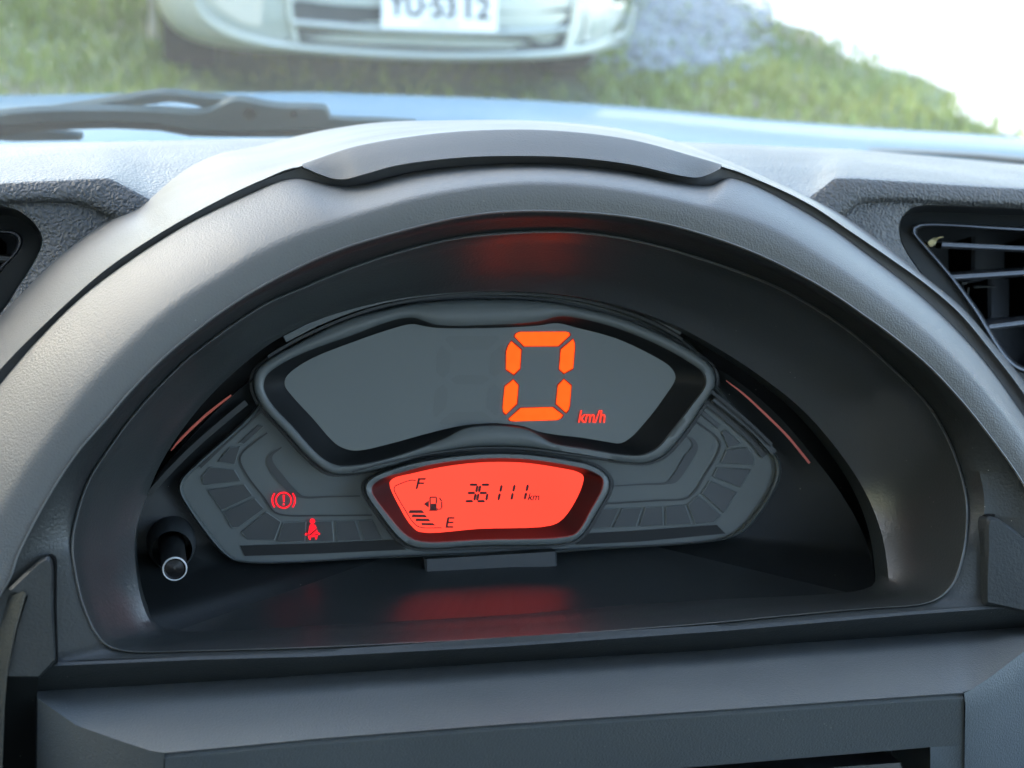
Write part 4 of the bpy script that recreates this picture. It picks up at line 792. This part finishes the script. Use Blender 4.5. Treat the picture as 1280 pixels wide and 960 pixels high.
# ================================================================== GRASS
def mat_grass(name, c0, c1, c2):
    m = M(name); b = m.b; b.inputs['Roughness'].default_value = .6
    n1 = m.n('ShaderNodeTexNoise', Scale=1.7, Detail=5.0); m.l(m.coord(), n1.inputs['Vector'])
    r = m.n('ShaderNodeValToRGB'); m.l(n1.outputs[0], r.inputs[0]); r.color_ramp.elements[0].position = .32; r.color_ramp.elements[0].color = c0; r.color_ramp.elements[1].position = .66; r.color_ramp.elements[1].color = c2
    e = r.color_ramp.elements.new(.5); e.color = c1
    m.l(r.outputs[0], b.inputs['Base Color']); return m.m
mgs = mat_grass('grass_blades', (.085, .130, .012, 1), (.155, .20, .022, 1), (.24, .26, .045, 1))
N = 150000
X, Y = scatter(N, -2.6, 4.0, 2.2, 9.5)
keep = (X < ex(Y)+rng.normal(0, .16, N)-.02)
keep &= ~((np.abs(X-xc) < hw*.92) & (Y > PYY+.05) & (Y < PYY+3.9) & (rng.random(N) > .15))
dens = .55+.5*np.sin(X*2.1+1.3*np.sin(Y*1.7))*np.sin(Y*1.9+X)
dens -= .9*np.exp(-(((X-(xc-hw*.62))/.35)**2+((Y-PYY-.15)/.45)**2))
keep &= rng.random(N) < np.clip(dens, .12, 1)
keep &= ~(inpoly(X, Y, gr) & (rng.random(N) > .10))
X, Y = X[keep], Y[keep]; n = len(X)
H = rng.uniform(.02, .06, n)*(1+.9*(rng.random(n) > .96)); a = rng.uniform(0, 2*math.pi, n); bw = rng.uniform(.0035, .008, n); ln = rng.uniform(.1, .9, n)*H; la = rng.uniform(0, 2*math.pi, n)
Zg = gz(X, Y)
V = np.zeros((n, 5, 3)); dx, dy = np.cos(a)*bw, np.sin(a)*bw; lx, ly = np.cos(la)*ln, np.sin(la)*ln
V[:, 0] = np.stack([X-dx, Y-dy, Zg-.005], 1); V[:, 1] = np.stack([X+dx, Y+dy, Zg-.005], 1)
V[:, 2] = np.stack([X+dx*.7+lx*.35, Y+dy*.7+ly*.35, Zg+H*.6], 1); V[:, 3] = np.stack([X-dx*.7+lx*.35, Y-dy*.7+ly*.35, Zg+H*.6], 1); V[:, 4] = np.stack([X+lx, Y+ly, Zg+H*.95], 1)
me = bpy.data.meshes.new('grass'); base = np.arange(n)[:, None]*5
loops = np.concatenate([base+[0, 1, 2, 3], base+[3, 2, 4]], 1).ravel()
me.vertices.add(n*5); me.vertices.foreach_set('co', V.ravel().astype(np.float32)); me.loops.add(n*7); me.loops.foreach_set('vertex_index', loops.astype(np.int32))
me.polygons.add(n*2); st = (np.arange(n)[:, None]*7+np.array([0, 4])).ravel(); me.polygons.foreach_set('loop_start', st.astype(np.int32))
me.update(calc_edges=True); me.validate(); me.materials.append(mgs)
go = bpy.data.objects.new('grass', me); COL.objects.link(go); setp(go, 'patchy green grass growing around the parked car', 'grass', None, 'stuff')

# ================================================================== HOUSE (unseen, added on the left to throw shade and reflect warm light)
hs = thing('shade_house', 'unseen cream building added on the left to throw the shade', 'shade_house', (-6.4, 3.0, 0))
mc = plastic('cream_render', (.86, .70, .38), .9, 60, .3, .2, var=.06); mrf = plastic('roof_tiles', (.20, .09, .06), .8, 20, .4, .2)
XE = -4.0; tan_ = math.tan(SUN_EL)
HT = (2.35-XE)/abs(math.sin(SUN_AZ))*tan_
box('wall', (XE-3.2, 3.0, HT/2-.1), (6.0, 30, HT-.2), mc, hs)
V, Fc = loft_data([np.array([[XE-6.6, y, HT-.12], [XE-6.6, y, HT], [XE-3.2, y, HT+1.0], [XE, y, HT], [XE, y, HT-.12]]) for y in (-12.4, 18.4)]); mesh('roof', V, Fc+[(0, 1, 2, 3, 4), (9, 8, 7, 6, 5)], mrf, hs, 0)
for y in (-4, 1.5, 7):
    f = box('window', (XE-.20, y, 1.6), (.06, 1.3, 1.2), mlt.m, hs); box('pane', (XE-.175, y, 1.6), (.03, 1.16, 1.06), mdk.m, f)
